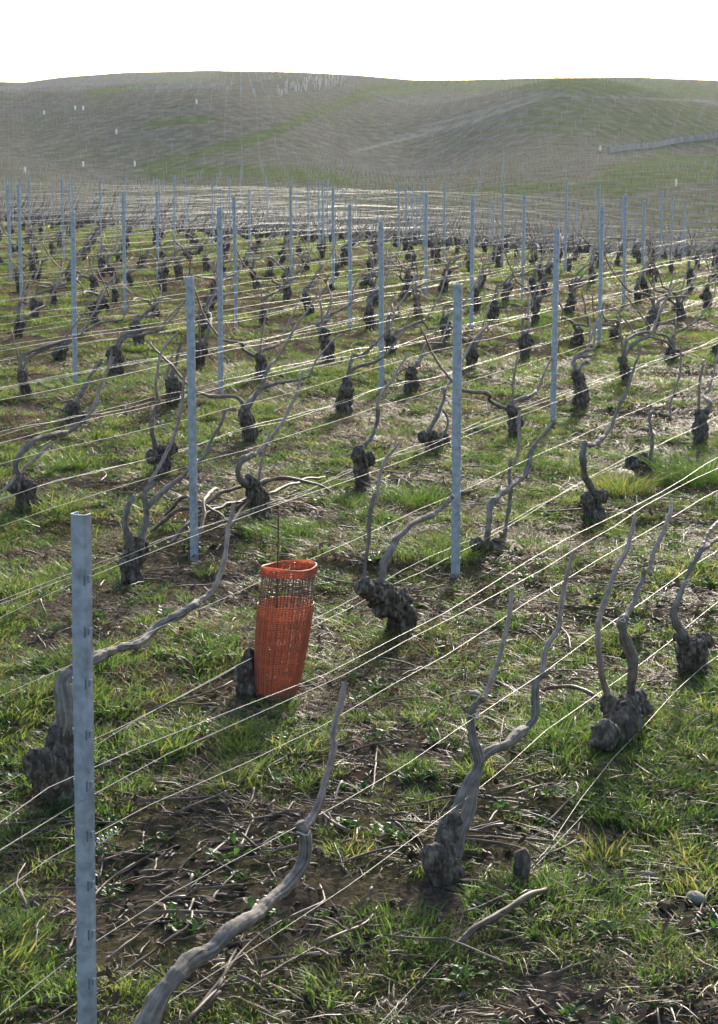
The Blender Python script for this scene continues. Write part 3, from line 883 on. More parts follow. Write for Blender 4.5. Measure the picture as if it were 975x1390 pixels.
hero(805, 702, 'dark block shaped vine head beside the green tuft, one bent arm',
     ([(805, 705), (806, 685), (806, 668)], [.052, .055, .045]),
     [([(806, 668), (797, 648), (792, 625), (794, 602)], [.025, .021, .018, .017], 'arm'),
      ([(796, 604), (815, 598), (830, 580), (840, 550), (852, 515), (870, 470)], [.016, .015, .013, .011, .009, .0075], 'arm', (832, 578))],
     [(797, 678, .035), (815, 672, .04)], 21)
hero(875, 645, 'flat dark vine stump in front of the big grass tuft at right',
     ([(876, 648), (875, 635), (870, 622)], [.055, .062, .04]),
     [([(882, 625), (884, 595), (886, 565), (890, 558)], [.018, .015, .014, .014], 'arm'),
      ([(888, 560), (905, 565), (912, 570)], [.013, .012, .01], 'arm'),
      ([(910, 568), (915, 540), (922, 505), (925, 470)], [.0095, .0085, .008, .007], 'cane')],
     [(858, 628, .04), (890, 632, .045)], 22)
hero(495, 672, 'dark narrow vine stump at the centre of the field with one long cane',
     ([(497, 675), (494, 650), (490, 625), (485, 610)], [.04, .045, .048, .035]),
     [([(488, 612), (502, 595), (510, 575), (512, 555)], [.018, .015, .013, .013], 'arm'),
      ([(512, 557), (518, 535), (535, 510), (553, 480)], [.01, .009, .008, .007], 'cane')],
     [(500, 622, .04), (484, 618, .03)], 23)
hero(590, 612, 'broad dark vine head with two thin uprights left of the tall post',
     ([(590, 615), (588, 600), (585, 590)], [.05, .06, .04]),
     [([(582, 592), (590, 565), (600, 545), (604, 528)], [.018, .016, .014, .013], 'arm'),
      ([(598, 595), (605, 570), (602, 555)], [.012, .01, .009], 'arm'),
      ([(604, 530), (622, 500), (640, 470), (660, 440)], [.011, .0095, .0085, .0075], 'cane')],
     [(575, 592, .04), (602, 598, .045)], 24)
hero(35, 693, 'dark vine stump near the left edge with two curved rising arms',
     ([(38, 697), (34, 675), (28, 655)], [.05, .055, .045]),
     [([(26, 655), (22, 625), (40, 600), (65, 592), (95, 585), (115, 572)], [.02, .018, .017, .016, .015, .014], 'arm'),
      ([(115, 574), (128, 550), (140, 520), (152, 485)], [.0105, .0095, .0085, .0075], 'cane'),
      ([(2, 668), (25, 645), (52, 618), (72, 602)], [.009, .011, .011, .009], 'cane')],
     [(20, 662, .035), (45, 680, .045)], 25)
hero(218, 642, 'wide dark vine stump left of the second post, behind it',
     ([(218, 645), (220, 625), (222, 605)], [.05, .06, .055]),
     [([(212, 608), (204, 580), (212, 560), (218, 545)], [.02, .015, .014, .013], 'arm'),
      ([(216, 548), (212, 520), (222, 480), (240, 450)], [.011, .009, .008, .007], 'cane')],
     [(232, 610, .045), (205, 620, .04)], 26)
hero(235, 553, 'upright dark vine head just left of the second post, thin forked arms',
     ([(235, 556), (234, 535), (232, 512)], [.045, .058, .05]),
     [([(232, 515), (238, 490), (243, 468)], [.026, .018, .015], 'arm'), ([(226, 515), (228, 495), (236, 475)], [.012, .01, .008], 'cane')], [(240, 525, .045)], 27)
hero(102, 577, 'dark hunched vine head on the left with a pale arm reaching right',
     ([(103, 580), (100, 565), (95, 553)], [.045, .058, .048]),
     [([(100, 555), (112, 530), (128, 505), (138, 488)], [.02, .018, .015, .013], 'arm'), ([(118, 562), (135, 535), (145, 505), (152, 480)], [.012, .011, .009, .008], 'cane')], [(112, 567, .045)], 28)

# ---- the other vines: variants copied along the rows
def make_variant(seed):
    g = random.Random(seed)
    h = g.uniform(.11, .23); lx, ly = g.gauss(.0, .05), g.gauss(0, .03)
    mb = MB()
    tube(mb, [(0, 0, -.06), (lx * .4, ly * .3, h * .45), (lx, ly, h)], [.032, g.uniform(.036, .048), g.uniform(.038, .052), .028], 14, 16, .48, 22, seed, .35, True, .004)
    for q in range(g.randint(2, 3)):
        blob(mb, (lx + g.uniform(-.05, .05), ly + g.uniform(-.03, .03), h * g.uniform(.6, 1.05)), g.uniform(.022, .036), .45, 22, seed + q, 10, 7)
    parts = [('trunk', fused(mb, 'trunk', .0075, .010, seed), None)]
    na = g.choice([1, 2, 2, 2, 3])
    for k in range(na):
        fw = 1 if g.random() < .8 else -1
        ln = g.uniform(.2, .66); rise = g.uniform(.08, .24)
        p0 = np.array((lx, ly, h - .02)); e = p0 + np.array((fw * ln, g.gauss(0, .05), rise))
        m1 = p0 + np.array((fw * ln * g.uniform(.05, .35), g.gauss(0, .03), rise * g.uniform(.4, .75)))
        m2 = p0 + np.array((fw * ln * g.uniform(.5, .75), g.gauss(0, .03), rise * g.uniform(.65, 1.0)))
        b = MB(); tube(b, [p0, m1, m2, e], [.0155, .0115, .0105, .0095, .008], 8, 16, .2, 30, seed + k, .25, True, .006, .2)
        parts.append(('arm', b.mesh('arm', M_ARM), None)); ai = len(parts) - 1
        if k == 0:
            b = MB(); tube(b, [e + np.array((math.cos(t) * .004, math.sin(t) * .013, math.cos(t) * .013)) for t in np.linspace(0, 7, 10)] + [e + np.array((.02, .012, .03))], [.0022], 4)
            parts.append(('tie', b.mesh('tie', M_TIE), ai))
        cl = g.uniform(.22, .5); b = MB()
        c1 = e + np.array((fw * cl * .4, g.gauss(0, .02), cl * .38)); c2 = e + np.array((fw * cl * g.uniform(.6, 1.0), g.gauss(0, .03), cl * .78))
        tube(b, [e - (e - m2) * .03, c1, c2], [.0075, .0066, .0055], 6, 9, .1, 40, seed + k, 0, True, .008)
        parts.append(('cane', b.mesh('cane', M_CANE), ai))
    if g.random() < .5:
        b = MB(); d_ = g.choice([-1, 1]); tube(b, [(lx, ly, h - .02), (lx + d_ * .03, ly, h + .14), (lx + d_ * .08, ly + .02, h + .3)], [.009, .008, .006], 6, 7, .1, 40, seed, 0, True, .006)
        parts.append(('cane', b.mesh('cane', M_CANE), None))
    return parts, na
VARS = [make_variant(900 + k) for k in range(22)]
ARMW = {1: 'one arm', 2: 'two arms', 3: 'three arms'}

PX_HEADS = [(25, 455), (80, 484), (129, 442), (73, 415), (156, 410), (140, 377), (49, 386), (39, 542), (190, 467), (156, 509), (213, 428), (278, 450), (281, 421), (267, 496),
            (179, 389), (223, 394), (245, 381), (298, 384), (342, 599), (466, 562), (557, 533), (354, 520), (450, 492), (359, 438), (422, 425), (504, 445), (532, 479), (606, 465),
            (569, 432), (552, 404), (601, 399), (640, 503), (416, 367), (361, 381), (792, 553), (851, 526), (714, 487), (785, 469), (836, 462), (907, 492), (726, 438), (669, 442),
            (686, 413), (652, 393), (772, 428), (882, 445), (926, 432), (951, 601), (972, 486), (867, 411), (936, 394), (887, 382), (730, 411), (735, 381), (700, 590)]
spots = []
for q in PX_HEADS:
    p = on_ground(*q); r_, a_ = row_of(p[0], p[1]); spots.append((p[0], p[1], r_, a_, 1))
V_ALL = V_USED + [(s[2], s[3]) for s in spots]
for r_ in range(-34, 1):
    have = sorted(a for (rq, a) in V_ALL if rq == r_)
    a0 = have[0] if have else (r_ * .41) % 1.12
    for k in range(-40, 60):
        a_ = a0 + 1.12 * k
        xy = row_xy(r_, a_, random.gauss(0, .04))
        if xy[1] < 5: continue
        if xy[1] + 1.1 * xy[0] > 58: continue
        if any(abs(a_ - h2) < .62 for h2 in have): continue
        px, py, dep = project(xy[0], xy[1], float(base_z(*xy)))
        if px < -20 or px > 995 or py > 455: continue
        if py > 380 and random.random() < .12: continue
        a2 = a_ + random.gauss(0, .08); xy = row_xy(r_, a2, random.gauss(0, .04))
        spots.append((xy[0], xy[1], r_, a2, 0))
spots.sort(key=lambda s: math.hypot(s[0], s[1]))
inrow = {}
for s in spots: inrow.setdefault(s[2], []).append(s[3])
for (r_, a_) in V_USED: inrow.setdefault(r_, []).append(a_)
LIMIT = 300 - len(V_USED)
far_spots = spots[LIMIT:]
for i, (x, y, r_, a_, meas) in enumerate(spots[:LIMIT]):
    vi = random.randrange(len(VARS)); parts, na = VARS[vi]
    dist = math.hypot(x, y)
    if r_ in ROWNAME:
        k = sorted(inrow[r_]).index(a_)
        lab = '%s vine from the left in %s' % (ORD[min(k, 23)], ROWNAME[r_])
        lab = 'dark headed ' + lab
    else:
        lab = 'small dark vine stump at the %s of the farthest dense rows' % zone3(x, y)
    root = vine_root(x, y, lab)
    root.rotation_euler = (random.gauss(0, .05), random.gauss(0, .07), math.pi / 2 - ANG + random.gauss(0, .16))
    s_ = random.uniform(.88, 1.15); root.scale = (s_, s_ * random.choice((-1, 1)), s_ * random.uniform(.9, 1.12))
    objs = []
    for nm, me, par in parts:
        objs.append(link(nm, me, root if par is None else objs[par]))
if far_spots:
    mb = MB()
    low = MB(); tube(low, [(0, 0, -.05), (.02, 0, .1), (.03, .01, .22)], [.045, .06, .04], 6, 5, .3, 17, 3)
    tube(low, [(.03, 0, .2), (.2, .02, .34), (.42, 0, .45), (.6, 0, .8)], [.017, .013, .01, .006], 5, 7, .1, 20, 4)
    v0 = np.concatenate(low.v)
    for (x, y, r_, a_, _) in far_spots:
        t = math.pi / 2 - ANG + random.gauss(0, .25); c, s_ = math.cos(t), math.sin(t)
        k = random.uniform(.8, 1.2)
        mb.add(np.stack([x + k * (v0[:, 0] * c - v0[:, 1] * s_), y + k * (v0[:, 0] * s_ + v0[:, 1] * c), g1(x, y) + k * v0[:, 2]], -1), low.f)
    o = link('far_vines', mb.mesh('far_vines', M_TRUNK)); o['kind'] = 'stuff'; o['label'] = 'tiny dark vines in the last rows beyond the crest'; o['category'] = 'vines'

# ------------------------------------------------------------------ trellis wires
def wire(r_, h0, a0, a1, rad, off, wav, seed, label, low=False, sag=.012, slope=0.0):
    n = max(12, int((a1 - a0) / (.28 if r_ > -7 else .6)))
    al = np.linspace(a0, a1, n)
    xy = D2[None, :] * al[:, None] + N2[None, :] * (PH + r_ * SP + off)
    q = np.stack([al * 1.1, al * 0 + seed * 3.1, al * 0], -1)
    dz = wav * fbm(q, seed, 3); dx = wav * .7 * fbm(q + 40, seed + 9, 3)
    z = base_z(xy[:, 0], xy[:, 1]) + h0 - slope * (al - 2.4) + dz + .0035 * _h((al * 3.1).astype(int), al.astype(int) * 0, al.astype(int) * 0, seed) - sag * np.sin(np.pi * ((al / 4.5) % 1)) + (0 if r_ == -1 else .02 * math.sin(seed * 1.9))
    if low:
        z = base_z(xy[:, 0], xy[:, 1]) + np.maximum(h0 + dz, .03)
    if r_ == -1: dx = dx + FRONT_OFF * np.exp(-((al - FRONT_AL) / .7) ** 2)
    P = np.stack([xy[:, 0] + N2[0] * dx, xy[:, 1] + N2[1] * dx, z], -1)
    b = MB(); tube(b, P, [rad], 5, n)
    o = link('trellis_wire', b.mesh('trellis_wire', M_WIRE_DIM if (r_ > -4 or r_ < -15) else M_WIRE))  # near and farthest rows take the darkened copy, middle rows stay brighter
    return tag(o, label, 'wire', 'trellis wires strung along the vine rows')

for r_ in range(-30, 1):
    # the stretch of the row that the view can see
    al = np.arange(0, 75, .25); xy = D2[None, :] * al[:, None] + N2[None, :] * (PH + r_ * SP)
    ok = (xy[:, 1] > 1.5) & (np.abs(xy[:, 0]) < .26 * xy[:, 1] + .8) & (xy[:, 1] + 1.1 * xy[:, 0] < (64 if r_ > -9 else 50))
    if ok.sum() < 8: continue
    a0, a1 = al[ok][0], al[ok][-1]
    nm = ROWNAME.get(r_)
    rad = .00075 if r_ > -3 else (.00095 if r_ > -9 else .0011)
    if r_ == 0:
        g0 = on_ground(720, 1210); o0 = float(N2 @ g0[:2]) - PH
        specs = [('slack', .03, o0, .03, True), ('kinked slack', .05, o0 - .03, .045, True)]
    elif r_ == -1:
        specs = [('cane', .405, .022, .006, False, .022), ('upper', .575, -.024, .006, False, .018), ('left lifting', .672, .02, .010, False, .015), ('right lifting', .678, -.02, .012, False, .016),
                 ('slack low', .21, .03, .012, False, .02)]
    elif r_ >= -8:
        specs = [('cane', .385, .022, .008, False), ('upper', .57, -.024, .01, False), ('left lifting', .12, .03, .022, True), ('right lifting', .09, -.04, .028, True)]
    else:
        specs = [('cane', .39, .022, .012, False), ('upper', .6, -.024, .014, False), ('left lifting', .8, .024, .02, False), ('top', 1.05, -.024, .016, False)]
    for k, (w, h0, off, wav, low, *sl) in enumerate(specs):
        if nm: lab = '%s thin pale wire along %s' % (w, nm)
        else: lab = '%s wire glinting in the dense far rows near the crest' % w
        wire(r_, h0, a0, a1, rad, off, wav, 31 * abs(r_) + 7 * k, lab, low, .012, sl[0] if sl else 0.0)

# ------------------------------------------------------------------ orange mesh sleeve
g_ = on_ground(374, 940)
dep = project(*g_)[2]
ppm = F / dep
root = link('vine_sleeve', None, None, tuple(g_)); tag(root, 'orange plastic mesh sleeve with folded rim leaning round a young vine', 'vine sleeve')
HT = 176 / ppm / math.cos(PITCH); lean = 20 / 176
def ring_pt(t, z, tz, extra=0.0, dent=0.0):
    rad = np.interp(z / HT, [0, .12, .35, .7, 1.0], [26, 30, 34, 36.5, 35]) / ppm + extra
    rad = rad * (1 + .03 * np.sin(2 * t + .6) + .018 * np.sin(3 * t + z * 9))
    if dent: rad = rad * (1 - dent * np.exp(-((t + 1.75) / .5) ** 2) + .04 * np.sin(4 * t))
    return np.stack([rad * np.cos(t) + lean * z, rad * .9 * np.sin(t) + .015 * z, z + 0 * t], -1)
def net(name, z0, z1, nv, nz, rv, rz, m, extra=0.0, dent=0.0, wobz=.0, v_vis=True):
    b = MB(); nseg = 14
    for k in range(nv):
        t = 2 * np.pi * k / nv + .02 * math.sin(k * 3.7)
        zz = np.linspace(z0, z1, nseg)
        P = np.concatenate([ring_pt(np.array([t]), z, 0, extra, dent) for z in zz])
        tube(b, P, [rv], 4, nseg, cap=False)
    tt = np.linspace(0, 2 * np.pi, 57)
    for k in range(nz):
        z = z0 + (z1 - z0) * k / (nz - 1)
        P = ring_pt(tt, z, 0, extra, dent); P[:, 2] += wobz * np.sin(tt * 2 + k)
        tube(b, P, [rz], 4, 57, cap=False)
    return link(name, b.mesh(name, m), root)
zl = HT * .715
net('mesh_sleeve', -.01, zl, 62, 52, .0017, .00125, M_NET, .0015, 0, .0012)
net('inner_net', 0, HT * .985, 46, 64, .0010, .0009, M_NETD, -.002, 0, .0015)
net('folded_rim', HT * .945, HT, 62, 7, .0019, .0011, M_NET, .0022, .13, .002)
net('inner_fold', HT * .94, HT * .998, 62, 6, .0016, .001, M_NET, -.003, .13, .002)
b = MB(); b_t = np.linspace(0, 2 * np.pi, 60); P = ring_pt(b_t, HT, 0, 0, .13); P[:, 2] += .004 * np.sin(b_t * 2); tube(b, P, [.0036], 6, 60, cap=False)
link('rim_edge', b.mesh('rim_edge', M_NET), root)
b = MB(); b_t = np.linspace(0, 2 * np.pi, 60); P = ring_pt(b_t, zl, 0, .0018, 0); tube(b, P, [.0023], 5, 60, cap=False)
link('sleeve_edge', b.mesh('sleeve_edge', M_NET), root)
b = MB(); tube(b, [(-.03, .01, -.1), (-.02 + .2 * lean, .0, .2), (-.028 + .62 * lean * .6, 0, HT + .175)], [.0034, .0032, .0028], 7, 14, .15, 50, 5)
link('stake', b.mesh('stake', M_RUST), root)

# spring coil on the nearest post's wire
w0 = np.array([*row_xy(-1, FRONT_AL + .07, -.024 + FRONT_OFF), 0]); w0[2] = base_z(w0[0], w0[1]) + .535
b = MB(); t = np.linspace(0, 2 * np.pi * 7, 100)
Pc = [w0 + np.array([D2[0], D2[1], .03]) * (.0022 * a_) + .006 * (math.cos(a_) * np.array([N2[0], N2[1], 0]) + math.sin(a_) * np.array([0, 0, 1])) for a_ in t]
tube(b, Pc, [.0008], 5, 100)
tag(link('wire_spring', b.mesh('wire_spring', M_WIRE)), 'small coiled wire spring on the wire beside the nearest post', 'spring')
# ------------------------------------------------------------------ pruned canes lying about
def stick_mesh(seed, ln):
    g = random.Random(seed); P = []; a = 0; x = y = 0
    for k in range(6):
        P.append((x, y, .004 + .006 * abs(math.sin(k * 1.3 + seed)))); a += g.gauss(0, .1) + (g.choice((-.45, .45)) if g.random() < .15 else 0); x += ln / 5 * math.cos(a); y += ln / 5 * math.sin(a)
    P = np.array(P); P[:, :2] -= P[:, :2].mean(0)
    b = MB(); tube(b, P, [g.uniform(.0025, .0048), .0034, g.uniform(.0015, .003)], 6, 9, .18, 40, seed, 0, True, .003)
    return b.mesh('pruned_cane', M_STICK)
STICKS = [stick_mesh(700 + k, .12 + .026 * k) for k in range(14)]
MARKS = [('the nearest tall post', 115, 1300), ('the orange sleeve', 374, 940), ('the twin trunked vine', 606, 1205), ('the thick twisted stump', 838, 1022), ('the rightmost rough stump', 945, 915),
         ('the black gnarled stump at left', 88, 1085), ('the curved armed low stump', 545, 850), ('the post right of the sleeve', 617, 790), ('the post behind the sleeve', 262, 755),
         ('the long arm at the bottom', 330, 1300), ('the low forked stump by the post', 667, 757), ('the block shaped vine head', 805, 702), ('the cut wood block', 708, 1208), ('the bare corner at lower right', 930, 1260), ('the heap of long prunings', 320, 715), ('the stump above the sleeve', 352, 690),
         ('the narrow stump at the centre', 495, 672), ('the broad head left of the post', 590, 612), ('the flat stump by the tuft', 875, 645)]
def cane_label(x, y, k):
    px, py, dep = project(x, y, float(base_z(x, y)))
    d = [((px - m_[1]) / 1.0, (py - m_[2]) / .7) for m_ in MARKS]
    j = int(np.argmin([q[0] ** 2 + q[1] ** 2 for q in d])); dx, dy = d[j]
    side = ('right of' if dx > 0 else 'left of') if abs(dx) > abs(dy) else ('in front of' if dy > 0 else 'behind')
    return '%s brown pruned cane on soil %s %s' % ('short' if k < 5 else 'middling' if k < 10 else 'long', side, MARKS[j][0])
def stick_dens(x, y):
    px, py = to_px(x, y, base_z(x, y))
    d = .2 + .72 * bare(x, y)
    d = np.maximum(d, .7 * np.exp(-(((px - 450) / 420) ** 2 + ((py - 1140) / 110) ** 2)))
    d = np.maximum(d, .8 * np.exp(-(((px - 330) / 130) ** 2 + ((py - 712) / 32) ** 2)))
    o = (N2[0] * x + N2[1] * y - PH) / SP; o = np.abs(o - np.round(o))
    return d * (.7 + .5 * (o > .3))
x, y, r = cand(4400, 0, 14)
keep = rng.uniform(0, 1, len(x)) < stick_dens(x, y)
x, y, r = x[keep], y[keep], r[keep]
px, py = to_px(x, y, base_z(x, y)); seen = (px > 5) & (px < 970) & (py < 1385)
x, y, r = x[seen], y[seen], r[seen]
order = np.argsort(r)
ang = rng.normal(math.pi / 2 - ANG, .8, len(x)); kk = rng.integers(0, 14, len(x))
for i in order[:280]:
    o = link('pruned_cane', STICKS[kk[i]], None, (x[i], y[i], g1(x[i], y[i]) + .004), ang[i])
    o.rotation_euler[0] = random.gauss(0, .06); o.rotation_euler[1] = random.gauss(0, .07)
    tag(o, cane_label(x[i], y[i], kk[i]), 'cane', 'pruned canes lying on the ground')
rest = order[280:]
if len(rest):
    scatter('cane_litter', 'pruned cane pieces strewn on the ground farther back', 'cane litter', STICKS, np.stack([x[rest], y[rest], G(x[rest], y[rest])], -1),
            np.stack([rest * 0., rest * 0., ang[rest]], -1), np.ones((len(rest), 3)), kk[rest])
# fine twig litter on the bare strips
TW = [stick_mesh(760 + k, .05 + .012 * k) for k in range(8)]
x, y, r = cand(25000, 0, 13)
keep = rng.uniform(0, 1, len(x)) < stick_dens(x, y) * .9
x, y = x[keep], y[keep]; s = rng.uniform(.5, 1.0, len(x))
scatter('twig_litter', 'fine broken twigs littering the bare soil strips', 'twig litter', TW, np.stack([x, y, G(x, y)], -1),
        np.stack([rng.normal(0, .2, len(x)), rng.normal(0, .25, len(x)), rng.uniform(0, 6.28, len(x))], -1), np.stack([s + .3, s, s], -1), rng.integers(0, 8, len(x)))

# the heap of long prunings behind the orange sleeve
for k, (pa, pb, lab) in enumerate([((205, 722), (330, 700), 'lowest'), ((230, 740), (345, 690), 'leftmost'), ((255, 712), (400, 668), 'longest'), ((300, 735), (440, 662), 'rightmost'),
                                   ((225, 700), (310, 728), 'crossing'), ((320, 700), (450, 690), 'straight'), ((265, 745), (300, 690), 'steepest')]):
    A, B = on_ground(*pa), on_ground(*pb)
    m_ = (A + B) / 2 + np.array([0, 0, .05 + .012 * k])
    b = MB(); tube(b, [A - A + (A - A), (m_ - A) * .55 + [0, .02, .03], (m_ - A), (B - A) * .8 + [0, 0, .03 + .01 * k], B - A + [0, 0, .02]], [.008, .009, .0085, .007, .005], 7, 24, .15, 30, 60 + k, 0, True, .012)
    o = link('vine_pruning', b.mesh('vine_pruning', M_STICK), None, (A[0], A[1], A[2] + .02))
    tag(o, '%s long brown pruning in the loose heap behind the orange sleeve' % lab, 'pruning', 'long prunings heaped behind the sleeve')
# long cane lying in front of the stump at right, and a cut block of old wood
A, B = on_ground(735, 938), on_ground(830, 968)
b = MB(); tube(b, [(0, 0, .02), (B - A) * .5 + [0, 0, .05], B - A + [0, 0, .02]], [.006, .007, .006], 7, 16, .15, 30, 81, 0, True, .008)
tag(link('vine_pruning', b.mesh('vine_pruning', M_STICK), None, tuple(A)), 'pale straight pruning lying left of the thick stump at right', 'pruning')
p = on_ground(708, 1208)
b = MB(); tube(b, [(0, 0, -.02), (.005, 0, .035), (-.004, .005, .06)], [.018, .02, .016], 14, 14, .2, 25, 83, .2)
tag(link('wood_block', b.mesh('wood_block', M_TRUNK), None, tuple(p)), 'small dark upright block of cut old wood near the bottom', 'wood block')
p = on_ground(655, 1296)
b = MB(); tube(b, [(-.06, -.05, .01), (0, 0, .035), (.1, .12, .045), (.16, .22, .03)], [.006, .0075, .007, .006], 9, 18, .2, 30, 84, .3, True, .008)
tag(link('vine_pruning', b.mesh('vine_pruning', M_STICK), None, tuple(p)), 'stout grey pruning lying along the slack wire at the bottom', 'pruning')

# ------------------------------------------------------------------ stones
for k, (px_, py_, sz, lab) in enumerate([(143, 1038, .028, 'pale rounded stone just right of the nearest post'), (645, 945, .032, 'flat pale stone in the grass behind the twin trunked vine'),
                                         (797, 1028, .024, 'brown stone left of the thick twisted stump'), (640, 1285, .022, 'pale angular stone beside the slack wire at the bottom'),
                                         (860, 1238, .012, 'tiny white stone on bare soil at the lower right'), (905, 1248, .03, 'grey clod on bare soil at the lower right'),
                                         (945, 1236, .038, 'largest grey stone on the bare soil at lower right'), (880, 1200, .026, 'low grey stone above the bare soil patch'),
                                         (430, 825, .016, 'small pale stone right of the orange sleeve'), (745, 1255, .014, 'small stone under the grass at bottom')]):
    p = on_ground(px_, py_); b = MB(); blob(b, (0, 0, sz * .3), (sz * .8, sz * .65, sz * .4), .3, 1.1 / sz * .6, 50 + k, 14, 9)
    o = link('stone', b.mesh('stone', M_STONE if k not in (2, 5) else M_SOIL), None, tuple(p), k * 1.3); tag(o, lab, 'stone', 'stones on the ground')

# ------------------------------------------------------------------ big grass tufts
for k, (px_, py_, R_, H_, lab) in enumerate([(950, 655, .22, .30, 'biggest bright green grass tuft at the right edge'), (845, 672, .15, .2, 'fresh green tuft right of the block shaped vine head'),
                                             (560, 690, .15, .17, 'rounded grass tuft at the centre left of the tall post'), (590, 765, .2, .14, 'grass tuft at the foot of the grey post right of the sleeve'),
                                             (760, 1010, .14, .15, 'long bladed grass tuft left of the thick twisted stump'), (535, 1290, .13, .09, 'bright grass tuft at the bottom centre'),
                                             (880, 1100, .2, .09, 'grass tuft at right below the thick stump'), (750, 1255, .2, .09, 'grass tuft at the bottom right beside the slack wire'),
                                             (65, 690, .16, .14, 'grass tuft right of the stump at the left edge'), (110, 775, .18, .1, 'grass tuft behind the top of the nearest post'),
                                             (375, 735, .14, .12, 'grass tuft directly behind the orange sleeve'), (520, 775, .01, .01, '')]):
    if not lab: continue
    p = on_ground(px_, py_)
    V, Fc, val = blade_tuft(int(420 * (R_ / .15) ** 1.5), R_, H_ * .3, H_ * .95, .0042, .95, 800 + k, 4)
    o = link('grass_tuft', tri_mesh('grass_tuft', V, Fc, M_GRASS, val), None, tuple(p)); tag(o, lab, 'grass tuft', 'larger tufts of grass')

# ------------------------------------------------------------------ hillside: rows of vines and posts, wall, shrubs
VX, VY = [], []
PXs, PYs = [], []
for ang_ in (.38, .52, -.42, .65):
    d_ = np.array([math.sin(ang_), math.cos(ang_)]); n_ = np.array([math.cos(ang_), -math.sin(ang_)])
    s1 = np.arange(-420, 420, 4.2 if ang_ in (-.42, .65) else 2.7); s2 = np.arange(20, 760, .95)
    A_, B_ = np.meshgrid(s1, s2, indexing='ij')
    X_ = n_[0] * A_ + d_[0] * B_; Y_ = n_[1] * A_ + d_[1] * B_
    k = (Y_ + 1.1 * np.minimum(X_, 14) > 63) & (Y_ > 45) & (Y_ < 668) & (np.abs(X_) < .215 * Y_ + 4)
    pk = np.zeros_like(k); pk[:, ::6] = True
    X1, Y1, P1 = X_[k], Y_[k], pk[k]
    qx, qy = to_px(X1, Y1, base_z(X1, Y1))
    sel = np.abs(plot_angle(qx, qy) - ang_) < 1e-3
    VX.append(X1[sel]); VY.append(Y1[sel]); PXs.append(P1[sel]); PYs.append(np.full(sel.sum(), ang_))
VX, VY, PK, VA = map(np.concatenate, (VX, VY, PXs, PYs))
VX = VX + rng.normal(0, .06, len(VX)); VY = VY + rng.normal(0, .06, len(VX))
qx, qy = to_px(VX, VY, base_z(VX, VY))
green = np.zeros(len(VX))
for pts, w in [([(110, 131), (200, 115), (250, 104), (330, 97)], 4), ([(185, 173), (230, 166), (300, 160)], 5), ([(820, 232), (890, 221), (990, 213)], 4),
               ([(180, 232), (260, 212), (340, 190), (440, 150), (500, 128), (600, 117)], 4), ([(475, 207), (560, 186), (640, 165), (740, 131)], 2)]:
    green = np.maximum(green, band(qx, qy, pts, w))
keep = (green < .5) & (rng.uniform(0, 1, len(VX)) < .86) & (qx > -15) & (qx < 990)
VX, VY, PK, VA = VX[keep], VY[keep], PK[keep], VA[keep]
def low_vine(seed):
    g = random.Random(seed); b = MB()
    tube(b, [(0, 0, -.05), (.02, 0, .12), (.03, .01, .26)], [.05, .06, .035], 5, 4, .3, 17, seed)
    tube(b, [(.03, 0, .22), (.2 * g.choice((-1, 1)), .05, .4), (.4 * g.choice((-1, 1)), 0, .75)], [.02, .015, .01], 4, 4)
    tube(b, [(.03, 0, .22), (.1, -.03, .45), (.25, 0, .8)], [.015, .012, .008], 4, 3)
    return b.mesh('hill_vine', M_TRUNK)
HV = [low_vine(40 + k) for k in range(3)]
HZv = G(VX, VY)
scatter('hillside_vines', 'rows of bare vines covering the far hillside', 'vines', HV, np.stack([VX, VY, HZv], -1),
        np.stack([VX * 0, VX * 0, math.pi / 2 - VA + rng.normal(0, .3, len(VX))], -1), np.stack([rng.uniform(.75, 1.2, len(VX)) * np.interp(np.hypot(VX, VY), [70, 130, 300, 650], [.85, .6, .42, .5])] * 3, -1), rng.integers(0, 3, len(VX)))
hp_ = MB(); box(hp_, (0, 0, .45), (.032, .03, 1.2)); HP = hp_.mesh('hill_post', M_POST, False)
PX_, PY_, PZ_ = VX[PK], VY[PK], HZv[PK]
o_ = np.argsort(np.hypot(PX_, PY_)); n_ind = max(0, 300 - len(POSTS))
for i in o_[:n_ind]:
    o = link('hillside_post', HP, None, (PX_[i], PY_[i], PZ_[i]), random.uniform(-.4, .4))
    tag(o, 'tiny thin steel post in the vine rows at the foot of the hillside', 'post', 'steel posts on the far hillside')
o2 = o_[n_ind:]
scatter('hillside_posts', 'countless thin posts standing in rows over the far hillside', 'posts', [HP], np.stack([PX_[o2], PY_[o2], PZ_[o2]], -1),
        np.stack([rng.normal(0, .05, len(o2)), rng.normal(0, .05, len(o2)), rng.uniform(-.4, .4, len(o2))], -1), np.ones((len(o2), 3)), np.zeros(len(o2)))
